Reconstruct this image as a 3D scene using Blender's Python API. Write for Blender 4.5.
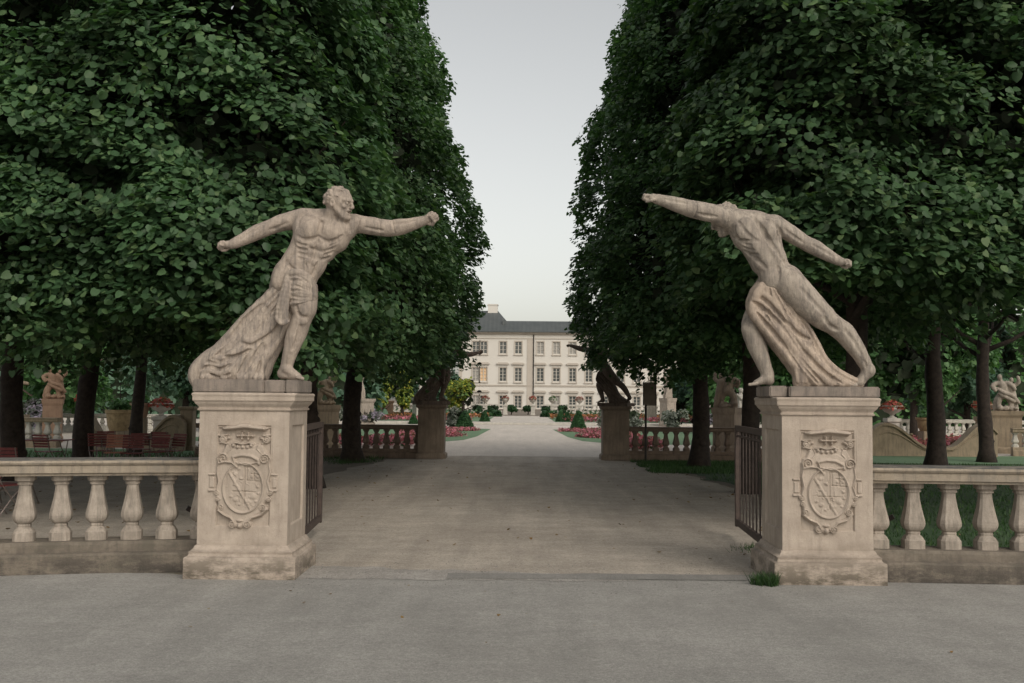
import bpy, bmesh, math, random
import numpy as np
from mathutils import Vector, Matrix
R = math.radians
scene = bpy.context.scene
for o in list(bpy.data.objects): bpy.data.objects.remove(o)
col = scene.collection

# ------------------------------------------------------------------ camera, sky, sun, exposure
CAMX, CAMH, F = -0.155, 1.75, 1080.0
cam_d = bpy.data.cameras.new('camera'); cam = bpy.data.objects.new('camera', cam_d); col.objects.link(cam)
cam_d.sensor_width = 36; cam_d.lens = 36*F/1024; cam_d.clip_end = 2000; cam_d.clip_start = 0.1
cam.rotation_mode = 'XYZ'
_m = Matrix.Rotation(R(0.42), 4, 'Z') @ Matrix.Rotation(R(90+3.05), 4, 'X') @ Matrix.Rotation(R(0.48), 4, 'Z')
_m.translation = (CAMX, 0, CAMH)
cam.matrix_world = _m
scene.camera = cam
SUN_EL, SUN_AZ = 38.0, 152.0          # azimuth from +Y clockwise: behind the camera
world = bpy.data.worlds.new('World'); scene.world = world; world.use_nodes = True
nt = world.node_tree; nt.nodes.clear()
sky = nt.nodes.new('ShaderNodeTexSky'); sky.sky_type = 'NISHITA'; sky.sun_disc = False
sky.sun_elevation = R(SUN_EL); sky.sun_rotation = R(SUN_AZ)
sky.air_density = 1.0; sky.dust_density = 3.4; sky.ozone_density = 1.0; sky.altitude = 400
hs = nt.nodes.new('ShaderNodeHueSaturation'); hs.inputs['Saturation'].default_value = 0.30
tint = nt.nodes.new('ShaderNodeMix'); tint.data_type = 'RGBA'; tint.blend_type = 'MULTIPLY'
tint.inputs[0].default_value = 1.0; tint.inputs[7].default_value = (1.0, 0.955, 0.865, 1)
bg = nt.nodes.new('ShaderNodeBackground'); bg.inputs['Strength'].default_value = 0.15
wo = nt.nodes.new('ShaderNodeOutputWorld')
nt.links.new(sky.outputs[0], hs.inputs['Color']); nt.links.new(hs.outputs[0], tint.inputs[6])
nt.links.new(tint.outputs[2], bg.inputs['Color']); nt.links.new(bg.outputs[0], wo.inputs['Surface'])
sd = bpy.data.lights.new('sun', 'SUN'); sd.energy = 0.75; sd.angle = R(28); sd.color = (1.0, 0.93, 0.84)
sun = bpy.data.objects.new('sun', sd); col.objects.link(sun)
_a = R(SUN_AZ); _e = R(SUN_EL)
sdir = Vector((math.sin(_a)*math.cos(_e), math.cos(_a)*math.cos(_e), math.sin(_e)))
sun.rotation_euler = (-sdir).to_track_quat('-Z', 'Y').to_euler()
sun.location = sdir*50
scene.view_settings.view_transform = 'Standard'; scene.view_settings.look = 'None'
scene.view_settings.gamma = 1.0; scene.view_settings.exposure = 0.2
scene.view_settings.use_curve_mapping = False
scene.render.engine = 'CYCLES'
scene.cycles.max_bounces = 6; scene.cycles.transparent_max_bounces = 4

rng = np.random.default_rng(7); random.seed(7)

# ------------------------------------------------------------------ helpers
def tag(o, label=None, cat=None, group=None, kind=None):
    if label: o['label'] = label
    if cat: o['category'] = cat
    if group: o['group'] = group
    if kind: o['kind'] = kind
    return o
def empty(name, loc=(0,0,0), rz=0, label=None, cat=None, group=None):
    o = bpy.data.objects.new(name, None); col.objects.link(o); o.empty_display_size = 0.2
    o.location = loc; o.rotation_euler = (0,0,rz)
    return tag(o, label, cat, group)
def mesh_obj(name, me, mat, parent=None):
    o = bpy.data.objects.new(name, me); col.objects.link(o)
    if mat is not None: me.materials.append(mat)
    if parent is not None: o.parent = parent
    return o
def np_mesh(name, V, Fq, mat, parent=None, smooth=True):
    V = np.asarray(V, dtype=np.float32); Fq = np.asarray(Fq, dtype=np.int32)
    me = bpy.data.meshes.new(name); n = Fq.shape[1]
    me.vertices.add(len(V)); me.vertices.foreach_set('co', V.ravel())
    me.loops.add(Fq.size); me.loops.foreach_set('vertex_index', Fq.ravel())
    me.polygons.add(len(Fq)); me.polygons.foreach_set('loop_start', np.arange(0, Fq.size, n, dtype=np.int32))
    me.update(calc_edges=True)
    if smooth: me.polygons.foreach_set('use_smooth', np.ones(len(Fq), dtype=bool))
    return mesh_obj(name, me, mat, parent)
def kids(o): return [c for c in bpy.data.objects if c.parent == o]
def copy_tree(o, parent=None):
    ks = kids(o)
    c = o.copy(); col.objects.link(c); c.parent = parent
    for k in ks: copy_tree(k, c)
    return c
def rename_copy(o, loc, rz=0, scale=None, label=None):
    c = copy_tree(o); c.location = loc; c.rotation_euler = (0,0,rz)
    if scale is not None: c.scale = scale
    if label: c['label'] = label
    return c

class MB:
    def __init__(s): s.v = []; s.f = []
    def add(s, vs, fs):
        b = len(s.v); s.v += [tuple(v) for v in vs]; s.f += [tuple(i+b for i in f) for f in fs]; return s
    def box(s, x0, x1, y0, y1, z0, z1, rz=0, c=None):
        vs = [(x,y,z) for x in (x0,x1) for y in (y0,y1) for z in (z0,z1)]
        if rz:
            cx, cy = c if c else ((x0+x1)/2, (y0+y1)/2); ca, sa = math.cos(rz), math.sin(rz)
            vs = [(cx+(x-cx)*ca-(y-cy)*sa, cy+(x-cx)*sa+(y-cy)*ca, z) for x,y,z in vs]
        return s.add(vs, [(0,1,3,2),(4,6,7,5),(0,4,5,1),(2,3,7,6),(0,2,6,4),(1,5,7,3)])
    def bar(s, a, b, w, h=None):
        a = Vector(a); b = Vector(b); h = h or w; d = (b-a).normalized()
        u = d.cross(Vector((0,0,1)))
        if u.length < 1e-3: u = Vector((1,0,0))
        u.normalize(); t = u.cross(d).normalized()
        vs = [p + u*su*w/2 + t*st*h/2 for p in (a,b) for su,st in ((-1,-1),(1,-1),(1,1),(-1,1))]
        return s.add(vs, [(3,2,1,0),(4,5,6,7),(0,1,5,4),(1,2,6,5),(2,3,7,6),(3,0,4,7)])
    def loft(s, secs, n, cx=0, cy=0, shape='round', cap=True, rz=0, ch=0.25):
        """secs: (half width, z) list; shape round|square|cham ; stacked sections"""
        if shape == 'round': pts = [(math.cos(2*math.pi*i/n), math.sin(2*math.pi*i/n)) for i in range(n)]
        elif shape == 'square': pts = [(-1,-1),(1,-1),(1,1),(-1,1)]
        else:
            c = 1-ch; pts = [(-c,-1),(c,-1),(1,-c),(1,c),(c,1),(-c,1),(-1,c),(-1,-c)]
        n = len(pts); ca, sa = math.cos(rz), math.sin(rz)
        vs = []
        for sec in secs:
            rx, z = sec[0], sec[1]; ry = sec[2] if len(sec) > 2 else rx
            for px, py in pts:
                x, y = px*rx, py*ry; vs.append((cx+x*ca-y*sa, cy+x*sa+y*ca, z))
        fs = [(k*n+i, k*n+(i+1)%n, (k+1)*n+(i+1)%n, (k+1)*n+i) for k in range(len(secs)-1) for i in range(n)]
        if cap: fs += [tuple(range(n-1,-1,-1)), tuple((len(secs)-1)*n+i for i in range(n))]
        return s.add(vs, fs)
    def tube(s, pts, rad, n=8):
        pts = [Vector(p) for p in pts]
        rad = rad if hasattr(rad, '__len__') else [rad]*len(pts)
        vs = []; u = None
        for i, p in enumerate(pts):
            d = (pts[min(i+1,len(pts)-1)] - pts[max(i-1,0)]).normalized()
            if u is None:
                u = d.cross(Vector((0,0,1)))
                if u.length < 0.05: u = d.cross(Vector((1,0,0)))
            u = (u - d*u.dot(d)).normalized(); t = d.cross(u)
            for k in range(n):
                a = 2*math.pi*k/n; vs.append(p + (u*math.cos(a)+t*math.sin(a))*rad[i])
        m = len(pts)
        fs = [(k*n+i, k*n+(i+1)%n, (k+1)*n+(i+1)%n, (k+1)*n+i) for k in range(m-1) for i in range(n)]
        fs += [tuple(range(n-1,-1,-1)), tuple((m-1)*n+i for i in range(n))]
        return s.add(vs, fs)
    def prism(s, poly, z0, z1):
        n = len(poly)
        vs = [(x,y,z0) for x,y in poly] + [(x,y,z1) for x,y in poly]
        fs = [tuple(range(n-1,-1,-1)), tuple(range(n,2*n))] + [(i,(i+1)%n,n+(i+1)%n,n+i) for i in range(n)]
        return s.add(vs, fs)
    def vprism(s, poly, y0, y1):          # polygon in x,z extruded in y
        n = len(poly)
        vs = [(x,y0,z) for x,z in poly] + [(x,y1,z) for x,z in poly]
        fs = [tuple(range(n)), tuple(range(2*n-1,n-1,-1))] + [(i,n+i,n+(i+1)%n,(i+1)%n) for i in range(n)]
        return s.add(vs, fs)
    def sweep(s, path, prof):             # profile (offset outwards, z) closed, swept along an xy path
        P = [Vector((p[0],p[1],0)) for p in path]; n = len(prof); vs = []
        for i, p in enumerate(P):
            d = (P[min(i+1,len(P)-1)] - P[max(i-1,0)]).normalized(); nn = Vector((d.y,-d.x,0))
            for o, z in prof: q = p + nn*o; vs.append((q.x,q.y,z))
        m = len(P)
        fs = [(k*n+i, (k+1)*n+i, (k+1)*n+(i+1)%n, k*n+(i+1)%n) for k in range(m-1) for i in range(n)]
        fs += [tuple(range(n)), tuple((m-1)*n+i for i in range(n-1,-1,-1))]
        return s.add(vs, fs)
    def build(s, name, mat, parent=None, smooth=False, bevel=0, segs=2, loc=None):
        me = bpy.data.meshes.new(name); me.from_pydata(s.v, [], s.f); me.update()
        bm = bmesh.new(); bm.from_mesh(me); bmesh.ops.recalc_face_normals(bm, faces=bm.faces)
        if bevel:
            es = [e for e in bm.edges if len(e.link_faces) == 2 and e.calc_face_angle(0) > 0.5]
            bmesh.ops.bevel(bm, geom=es, offset=bevel, segments=segs, affect='EDGES', clamp_overlap=True)
        bm.to_mesh(me); bm.free()
        if smooth:
            me.polygons.foreach_set('use_smooth', np.ones(len(me.polygons), dtype=bool))
            if smooth == 'auto': me.set_sharp_from_angle(angle=R(38))
        o = mesh_obj(name, me, mat, parent)
        if loc: o.location = loc
        return o

# ------------------------------------------------------------------ materials
def new_mat(name):
    m = bpy.data.materials.new(name); m.use_nodes = True; t = m.node_tree
    return m, t, t.nodes['Principled BSDF']
def nz(t, vec, scale, detail=6, rough=0.6, dist=0.0):
    n = t.nodes.new('ShaderNodeTexNoise'); n.inputs['Scale'].default_value = scale
    n.inputs['Detail'].default_value = detail; n.inputs['Roughness'].default_value = rough; n.inputs['Distortion'].default_value = dist
    if vec is not None: t.links.new(vec, n.inputs['Vector'])
    return n.outputs['Fac']
def mp(t, vec, sc=(1,1,1), loc=(0,0,0)):
    m = t.nodes.new('ShaderNodeMapping'); m.inputs['Scale'].default_value = sc; m.inputs['Location'].default_value = loc
    t.links.new(vec, m.inputs['Vector']); return m.outputs[0]
def ramp(t, fac, stops):
    r = t.nodes.new('ShaderNodeValToRGB'); e = r.color_ramp.elements
    while len(e) < len(stops): e.new(0.5)
    for i, (p, c) in enumerate(stops):
        e[i].position = p; e[i].color = (c if len(c) == 4 else (*c, 1)) if hasattr(c, '__len__') else (c,c,c,1)
    t.links.new(fac, r.inputs['Fac']); return r.outputs['Color']
def mix(t, fac, a, b, mode='MIX'):
    m = t.nodes.new('ShaderNodeMix'); m.data_type = 'RGBA'; m.blend_type = mode
    for v, i in ((fac,0),(a,6),(b,7)):
        if hasattr(v, 'is_linked'): t.links.new(v, m.inputs[i])
        else: m.inputs[i].default_value = v if i == 0 else (*v, 1)
    return m.outputs[2]
def bump(t, p, h, strength=0.3, dist=0.02):
    b = t.nodes.new('ShaderNodeBump'); b.inputs['Strength'].default_value = strength; b.inputs['Distance'].default_value = dist
    t.links.new(h, b.inputs['Height']); t.links.new(b.outputs[0], p.inputs['Normal'])
def world_pos(t): return t.nodes.new('ShaderNodeNewGeometry').outputs['Position']
def obj_pos(t): return t.nodes.new('ShaderNodeTexCoord').outputs['Object']

def stone(name, light, dark, stain, amt=0.5, scale=6, bstr=0.35, bdist=0.01, lichen=None, streak=0.5, low=None, fine=0.0, topc=None):
    """weathered stone: mottling, vertical rain streaks, grain; low=(z, height, colour): damp growth band near the ground"""
    m, t, p = new_mat(name); v = world_pos(t)
    base = mix(t, ramp(t, nz(t, v, scale, 8, 0.65), [(0.35,0),(0.65,1)]), dark, light)
    st = ramp(t, nz(t, mp(t, v, (9,9,1.1)), 1.6, 6, 0.7), [(0.48,0),(0.68,streak)])
    c = mix(t, st, base, stain)
    sp = ramp(t, nz(t, v, scale*9, 4, 0.7), [(0.55,0),(0.75,amt)])
    c = mix(t, sp, c, stain)
    if fine:
        fs_ = ramp(t, nz(t, mp(t, v, (30,30,3.4), (2,9,4)), 1.3, 5, 0.7), [(0.45,0),(0.66,fine)]); c = mix(t, fs_, c, tuple(x*.75 for x in stain))
        fl = ramp(t, nz(t, mp(t, v, (26,26,1.8), (8,1,6)), 1.3, 5, 0.7), [(0.50,0),(0.72,fine*.8)]); c = mix(t, fl, c, tuple(min(x*1.35,.62) for x in light))
    if topc:
        gn = t.nodes.new('ShaderNodeNewGeometry'); sz = t.nodes.new('ShaderNodeSeparateXYZ'); t.links.new(gn.outputs['Normal'], sz.inputs[0])
        c = mix(t, mix(t, 1.0, ramp(t, sz.outputs[2], [(0.45,0),(0.8,1)]), ramp(t, nz(t, v, 5, 8, 0.75), [(0.30,.35),(0.5,1)]), 'MULTIPLY'), c, topc)
    if lichen: c = mix(t, ramp(t, nz(t, mp(t, v, (1,1,1), (7,3,5)), 3.1, 8, 0.7), [(0.5,0),(0.62,0.85)]), c, lichen)
    if low:
        sx = t.nodes.new('ShaderNodeSeparateXYZ'); t.links.new(v, sx.inputs[0])
        mr = t.nodes.new('ShaderNodeMapRange'); mr.inputs[1].default_value = low[0]+low[1]; mr.inputs[2].default_value = low[0]
        t.links.new(sx.outputs[2], mr.inputs[0])
        mm = t.nodes.new('ShaderNodeMath'); mm.operation = 'MULTIPLY'
        t.links.new(mr.outputs[0], mm.inputs[0])
        nn = ramp(t, nz(t, mp(t, v, (2,2,5)), 1.5, 8, 0.75), [(0.42,0),(0.58,1)])
        t.links.new(nn, mm.inputs[1]); c = mix(t, mm.outputs[0], c, low[2])
    t.links.new(c, p.inputs['Base Color']); p.inputs['Roughness'].default_value = 0.88
    bump(t, p, nz(t, v, 55, 8, 0.75), bstr, bdist)
    return m
M = {}
M['pedestal'] = stone('pedestal_stone', (0.455,0.385,0.322), (0.355,0.297,0.245), (0.23,0.19,0.155), 0.4, 4, 0.45, 0.012, streak=0.45, low=(0.0,0.42,(0.09,0.075,0.055)))
M['statue'] = stone('statue_stone', (0.445,0.370,0.305), (0.30,0.250,0.21), (0.145,0.128,0.115), 0.45, 7, 0.6, 0.012, streak=0.7, fine=.30)
M['statue_grey'] = stone('statue_stone_grey', (0.41,0.355,0.295), (0.265,0.225,0.19), (0.14,0.125,0.112), 0.5, 7, 0.6, 0.012, streak=0.8, fine=.45)
M['drape_warm'] = stone('drapery_stone_warm', (0.45,0.365,0.29), (0.33,0.265,0.212), (0.16,0.133,0.118), 0.4, 7, 0.5, 0.01, streak=0.7, fine=.4)
M['drape_grey'] = stone('drapery_stone_grey', (0.43,0.36,0.295), (0.28,0.235,0.20), (0.135,0.12,0.11), 0.5, 7, 0.5, 0.01, streak=0.85, fine=.5)
M['plinth'] = stone('plinth_stone', (0.28,0.235,0.20), (0.18,0.155,0.135), (0.10,0.09,0.08), 0.5, 5, 0.5, 0.012, streak=0.7)
M['balus'] = stone('baluster_stone', (0.41,0.355,0.30), (0.285,0.245,0.205), (0.17,0.15,0.125), 0.5, 8, 0.6, 0.012, streak=0.75, fine=.25)
M['rail'] = stone('rail_stone', (0.38,0.32,0.25), (0.28,0.235,0.18), (0.14,0.125,0.11), 0.5, 3, 0.6, 0.015, lichen=(0.24,0.215,0.18), streak=0.75, topc=(0.10,0.098,0.092))
M['wallbase'] = stone('wall_base_stone', (0.235,0.20,0.16), (0.155,0.132,0.106), (0.10,0.085,0.07), 0.6, 2.5, 0.7, 0.02, lichen=(0.13,0.115,0.09), streak=0.6, low=(0,0.35,(0.06,0.052,0.045)))
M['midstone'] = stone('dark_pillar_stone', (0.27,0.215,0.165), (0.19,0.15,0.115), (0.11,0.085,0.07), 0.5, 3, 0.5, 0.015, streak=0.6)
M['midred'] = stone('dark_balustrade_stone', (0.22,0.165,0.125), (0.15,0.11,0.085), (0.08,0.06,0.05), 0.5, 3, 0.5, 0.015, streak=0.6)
M['darkstat'] = stone('backlit_statue_stone', (0.20,0.155,0.125), (0.13,0.10,0.085), (0.06,0.05,0.045), 0.5, 6, 0.5, 0.015, streak=0.7)  # backlit tone of the inner statues, put into the stone colour
M['white'] = stone('pale_stone', (0.55,0.52,0.46), (0.42,0.40,0.36), (0.28,0.27,0.25), 0.4, 3, 0.4, 0.015, streak=0.5)
M['scroll'] = stone('ochre_stone', (0.34,0.27,0.19), (0.25,0.20,0.14), (0.13,0.11,0.08), 0.5, 3, 0.5, 0.015, streak=0.6)
M['terra'] = stone('terracotta_stone', (0.36,0.235,0.16), (0.28,0.185,0.125), (0.18,0.11,0.08), 0.4, 3, 0.4, 0.012, streak=0.4)

def simple(name, c, rough=0.6, metal=0.0, var=0.25, scale=12, b=0.15):
    m, t, p = new_mat(name); v = world_pos(t)
    f = ramp(t, nz(t, v, scale, 6, 0.65), [(0.3,1-var),(0.7,1+var)])
    t.links.new(mix(t, 1.0, c, f, 'MULTIPLY'), p.inputs['Base Color'])
    p.inputs['Roughness'].default_value = rough; p.inputs['Metallic'].default_value = metal
    bump(t, p, nz(t, v, scale*4, 4, 0.7), b, 0.01)
    return m
M['iron'] = simple('rusty_brown_iron', (0.05,0.036,0.031), 0.6, 0.3, 0.5, 14)
M['steel'] = simple('thin_chair_metal', (0.24,0.20,0.18), 0.45, 0.5, 0.2)
M['red'] = simple('dark_red_slats', (0.17,0.032,0.030), 0.5, 0, 0.4)
M['redlight'] = simple('orange_lit_red_slats', (0.42,0.17,0.11), 0.55, 0, 0.25)  # red slats with the orange light on them put into the colour
M['bark'] = simple('dark_lime_bark', (0.034,0.025,0.020), 0.95, 0, 0.6, 9, 0.9)
M['palebark'] = simple('pale_bark', (0.28,0.21,0.17), 0.9, 0, 0.4, 6, 0.6)
M['sign'] = simple('weathered_sign', (0.16,0.13,0.10), 0.6, 0, 0.2)
M['post'] = simple('dark_post', (0.04,0.035,0.03), 0.6, 0.3, 0.2)
M['barrel'] = simple('ochre_clay', (0.30,0.22,0.12), 0.85, 0, 0.35, 7)
M['wood'] = simple('gate_rail', (0.07,0.05,0.042), 0.7, 0.1, 0.3)

def leaf_mat(name, a, b, c=None, trans=0.3, rough=0.5):
    m, t, p = new_mat(name)
    g = t.nodes.new('ShaderNodeNewGeometry')
    col_ = ramp(t, g.outputs['Random Per Island'], [(0.0,a),(0.75,b),(1.0,c or b)])
    big = ramp(t, nz(t, g.outputs['Position'], 0.7, 4, 0.6), [(0.35,0.72),(0.65,1.25)])
    col_ = mix(t, 1.0, col_, big, 'MULTIPLY')
    t.links.new(col_, p.inputs['Base Color']); p.inputs['Roughness'].default_value = rough
    p.inputs['Specular IOR Level'].default_value = 0.35
    tr = t.nodes.new('ShaderNodeBsdfTranslucent'); t.links.new(mix(t, 1.0, col_, (0.9,1.15,0.5), 'MULTIPLY'), tr.inputs['Color'])
    ms = t.nodes.new('ShaderNodeMixShader'); ms.inputs[0].default_value = trans
    out = [n for n in t.nodes if n.type == 'OUTPUT_MATERIAL'][0]
    t.links.new(p.outputs[0], ms.inputs[1]); t.links.new(tr.outputs[0], ms.inputs[2]); t.links.new(ms.outputs[0], out.inputs['Surface'])
    return m
M['leaf'] = leaf_mat('lime_leaf', (0.038,0.084,0.038), (0.077,0.150,0.066), (0.13,0.205,0.088), 0.34)
M['leafd'] = leaf_mat('lime_leaf_dark', (0.036,0.076,0.034), (0.070,0.136,0.058), (0.125,0.190,0.080), 0.34)
M['leafm'] = leaf_mat('lime_leaf_lit', (0.044,0.096,0.042), (0.088,0.168,0.074), (0.15,0.235,0.105), 0.38)  # lighter leaf copy: light on the avenue faces put into the colour
M['leafin'] = leaf_mat('shaded_inner_leaf', (0.014,0.020,0.011), (0.022,0.034,0.017), None, 0.1, 0.9)  # dark leaf copy: shade inside crowns and hedges put into the colour
M['hedge'] = leaf_mat('background_leaf', (0.06,0.14,0.055), (0.12,0.24,0.10), (0.19,0.33,0.14), 0.45)
M['hedge2'] = leaf_mat('background_leaf_blue', (0.06,0.125,0.085), (0.12,0.21,0.145), (0.17,0.27,0.19), 0.4)
M['yellowleaf'] = leaf_mat('yellow_leaf', (0.10,0.20,0.06), (0.30,0.33,0.06), (0.60,0.52,0.08), 0.4)
M['cone'] = leaf_mat('topiary_leaf', (0.018,0.060,0.022), (0.035,0.095,0.032), (0.05,0.12,0.04), 0.1)
M['pink'] = leaf_mat('pink_petal', (0.05,0.10,0.04), (0.60,0.15,0.24), (0.72,0.28,0.36), 0.3)
M['orange'] = leaf_mat('orange_petal', (0.08,0.10,0.04), (0.55,0.20,0.10), (0.65,0.30,0.15), 0.3)
M['redpetal'] = leaf_mat('red_petal', (0.08,0.13,0.05), (0.42,0.07,0.06), (0.58,0.14,0.12), 0.3)
M['lilac'] = leaf_mat('lilac_petal', (0.12,0.16,0.12), (0.32,0.27,0.38), (0.45,0.40,0.50), 0.3)
M['greyplant'] = leaf_mat('grey_leaf', (0.12,0.15,0.12), (0.25,0.27,0.24), (0.38,0.38,0.36), 0.3)

# ground materials
def ground_mat(name, a, b, c, big=0.5, gs=90, leaves=0.0, bs=0.5, patches=None, mid=0.15):
    m, t, p = new_mat(name); v = world_pos(t)
    base = mix(t, ramp(t, nz(t, v, big, 8, 0.65), [(0.33,0),(0.67,1)]), a, b)
    g = ramp(t, nz(t, v, gs, 3, 0.8), [(0.30,0.66),(0.5,1.0),(0.72,1.36)])
    cc = mix(t, 1.0, base, g, 'MULTIPLY')
    cc = mix(t, 1.0, cc, ramp(t, nz(t, v, 21, 5, 0.8), [(0.28,1-mid),(0.72,1+mid)]), 'MULTIPLY')
    cc = mix(t, 1.0, cc, ramp(t, nz(t, mp(t, v, (1,1.6,1), (5,2,0)), 1.7, 7, 0.75), [(0.25,1-mid*.8),(0.75,1+mid*.8)]), 'MULTIPLY')
    cc = mix(t, ramp(t, nz(t, mp(t, v, (1,0.45,1), (3,1,0)), big*3.1, 9, 0.7), [(0.5,0),(0.75,0.55)]), cc, c)
    cc = mix(t, 1.0, cc, ramp(t, nz(t, mp(t, v, (1.9,.16,1), (1,7,0)), 1.2, 5, 0.6), [(0.3,1-mid*.55),(0.7,1+mid*.55)]), 'MULTIPLY')
    cc = mix(t, ramp(t, nz(t, mp(t, v, (1,1,1), (9,2,4)), 6.5, 9, 0.8), [(0.60,0),(0.70,.35)]), cc, tuple(x*.8 for x in c))
    vo = t.nodes.new('ShaderNodeTexVoronoi'); vo.inputs['Scale'].default_value = 28; t.links.new(v, vo.inputs['Vector'])
    peb = ramp(t, vo.outputs['Distance'], [(0.10,0.55),(0.17,0.0)])
    pm = ramp(t, nz(t, v, 17, 2, 0.5), [(0.56,0),(0.62,1)])
    cc = mix(t, mix(t, 1.0, peb, pm, 'MULTIPLY'), cc, tuple(x*0.45 for x in c))
    if patches: cc = mix(t, ramp(t, nz(t, mp(t, v, (1,1,1), (11,5,0)), patches[1], 8, 0.75), [(0.52,0),(0.66,patches[2])]), cc, patches[0])
    t.links.new(cc, p.inputs['Base Color']); p.inputs['Roughness'].default_value = 0.92
    bump(t, p, nz(t, v, gs*0.8, 5, 0.8), bs, 0.012)
    return m
M['asphalt'] = ground_mat('pale_compacted_grit', (0.268,0.260,0.242), (0.342,0.331,0.309), (0.215,0.207,0.19), 0.35, 75, mid=.19, bs=.9)
M['gravel'] = ground_mat('brown_gravel', (0.36,0.315,0.265), (0.44,0.392,0.335), (0.27,0.232,0.193), 0.4, 70, bs=0.9, mid=.30)
M['farpath'] = ground_mat('pale_garden_gravel', (0.50,0.455,0.405), (0.56,0.51,0.455), (0.45,0.405,0.36), 0.2, 40)
M['dirt'] = ground_mat('brown_earth', (0.17,0.138,0.108), (0.215,0.175,0.14), (0.115,0.092,0.07), 0.8, 60, bs=0.9, patches=((0.05,0.075,0.035),1.3,0.5))
M['grassbase'] = ground_mat('grass_soil', (0.032,0.068,0.028), (0.045,0.092,0.036), (0.05,0.06,0.03), 1.2, 80)
M['lawn'] = ground_mat('garden_lawn', (0.10,0.18,0.095), (0.13,0.22,0.12), (0.09,0.15,0.08), 0.7, 60)
M['edge'] = ground_mat('pale_grit_edge', (0.31,0.29,0.265), (0.37,0.35,0.325), (0.25,0.23,0.205), 1.3, 60, mid=.3, bs=.8)
M['flag'] = ground_mat('stone_threshold', (0.20,0.193,0.18), (0.25,0.24,0.225), (0.15,0.145,0.135), 2.0, 60)

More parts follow.
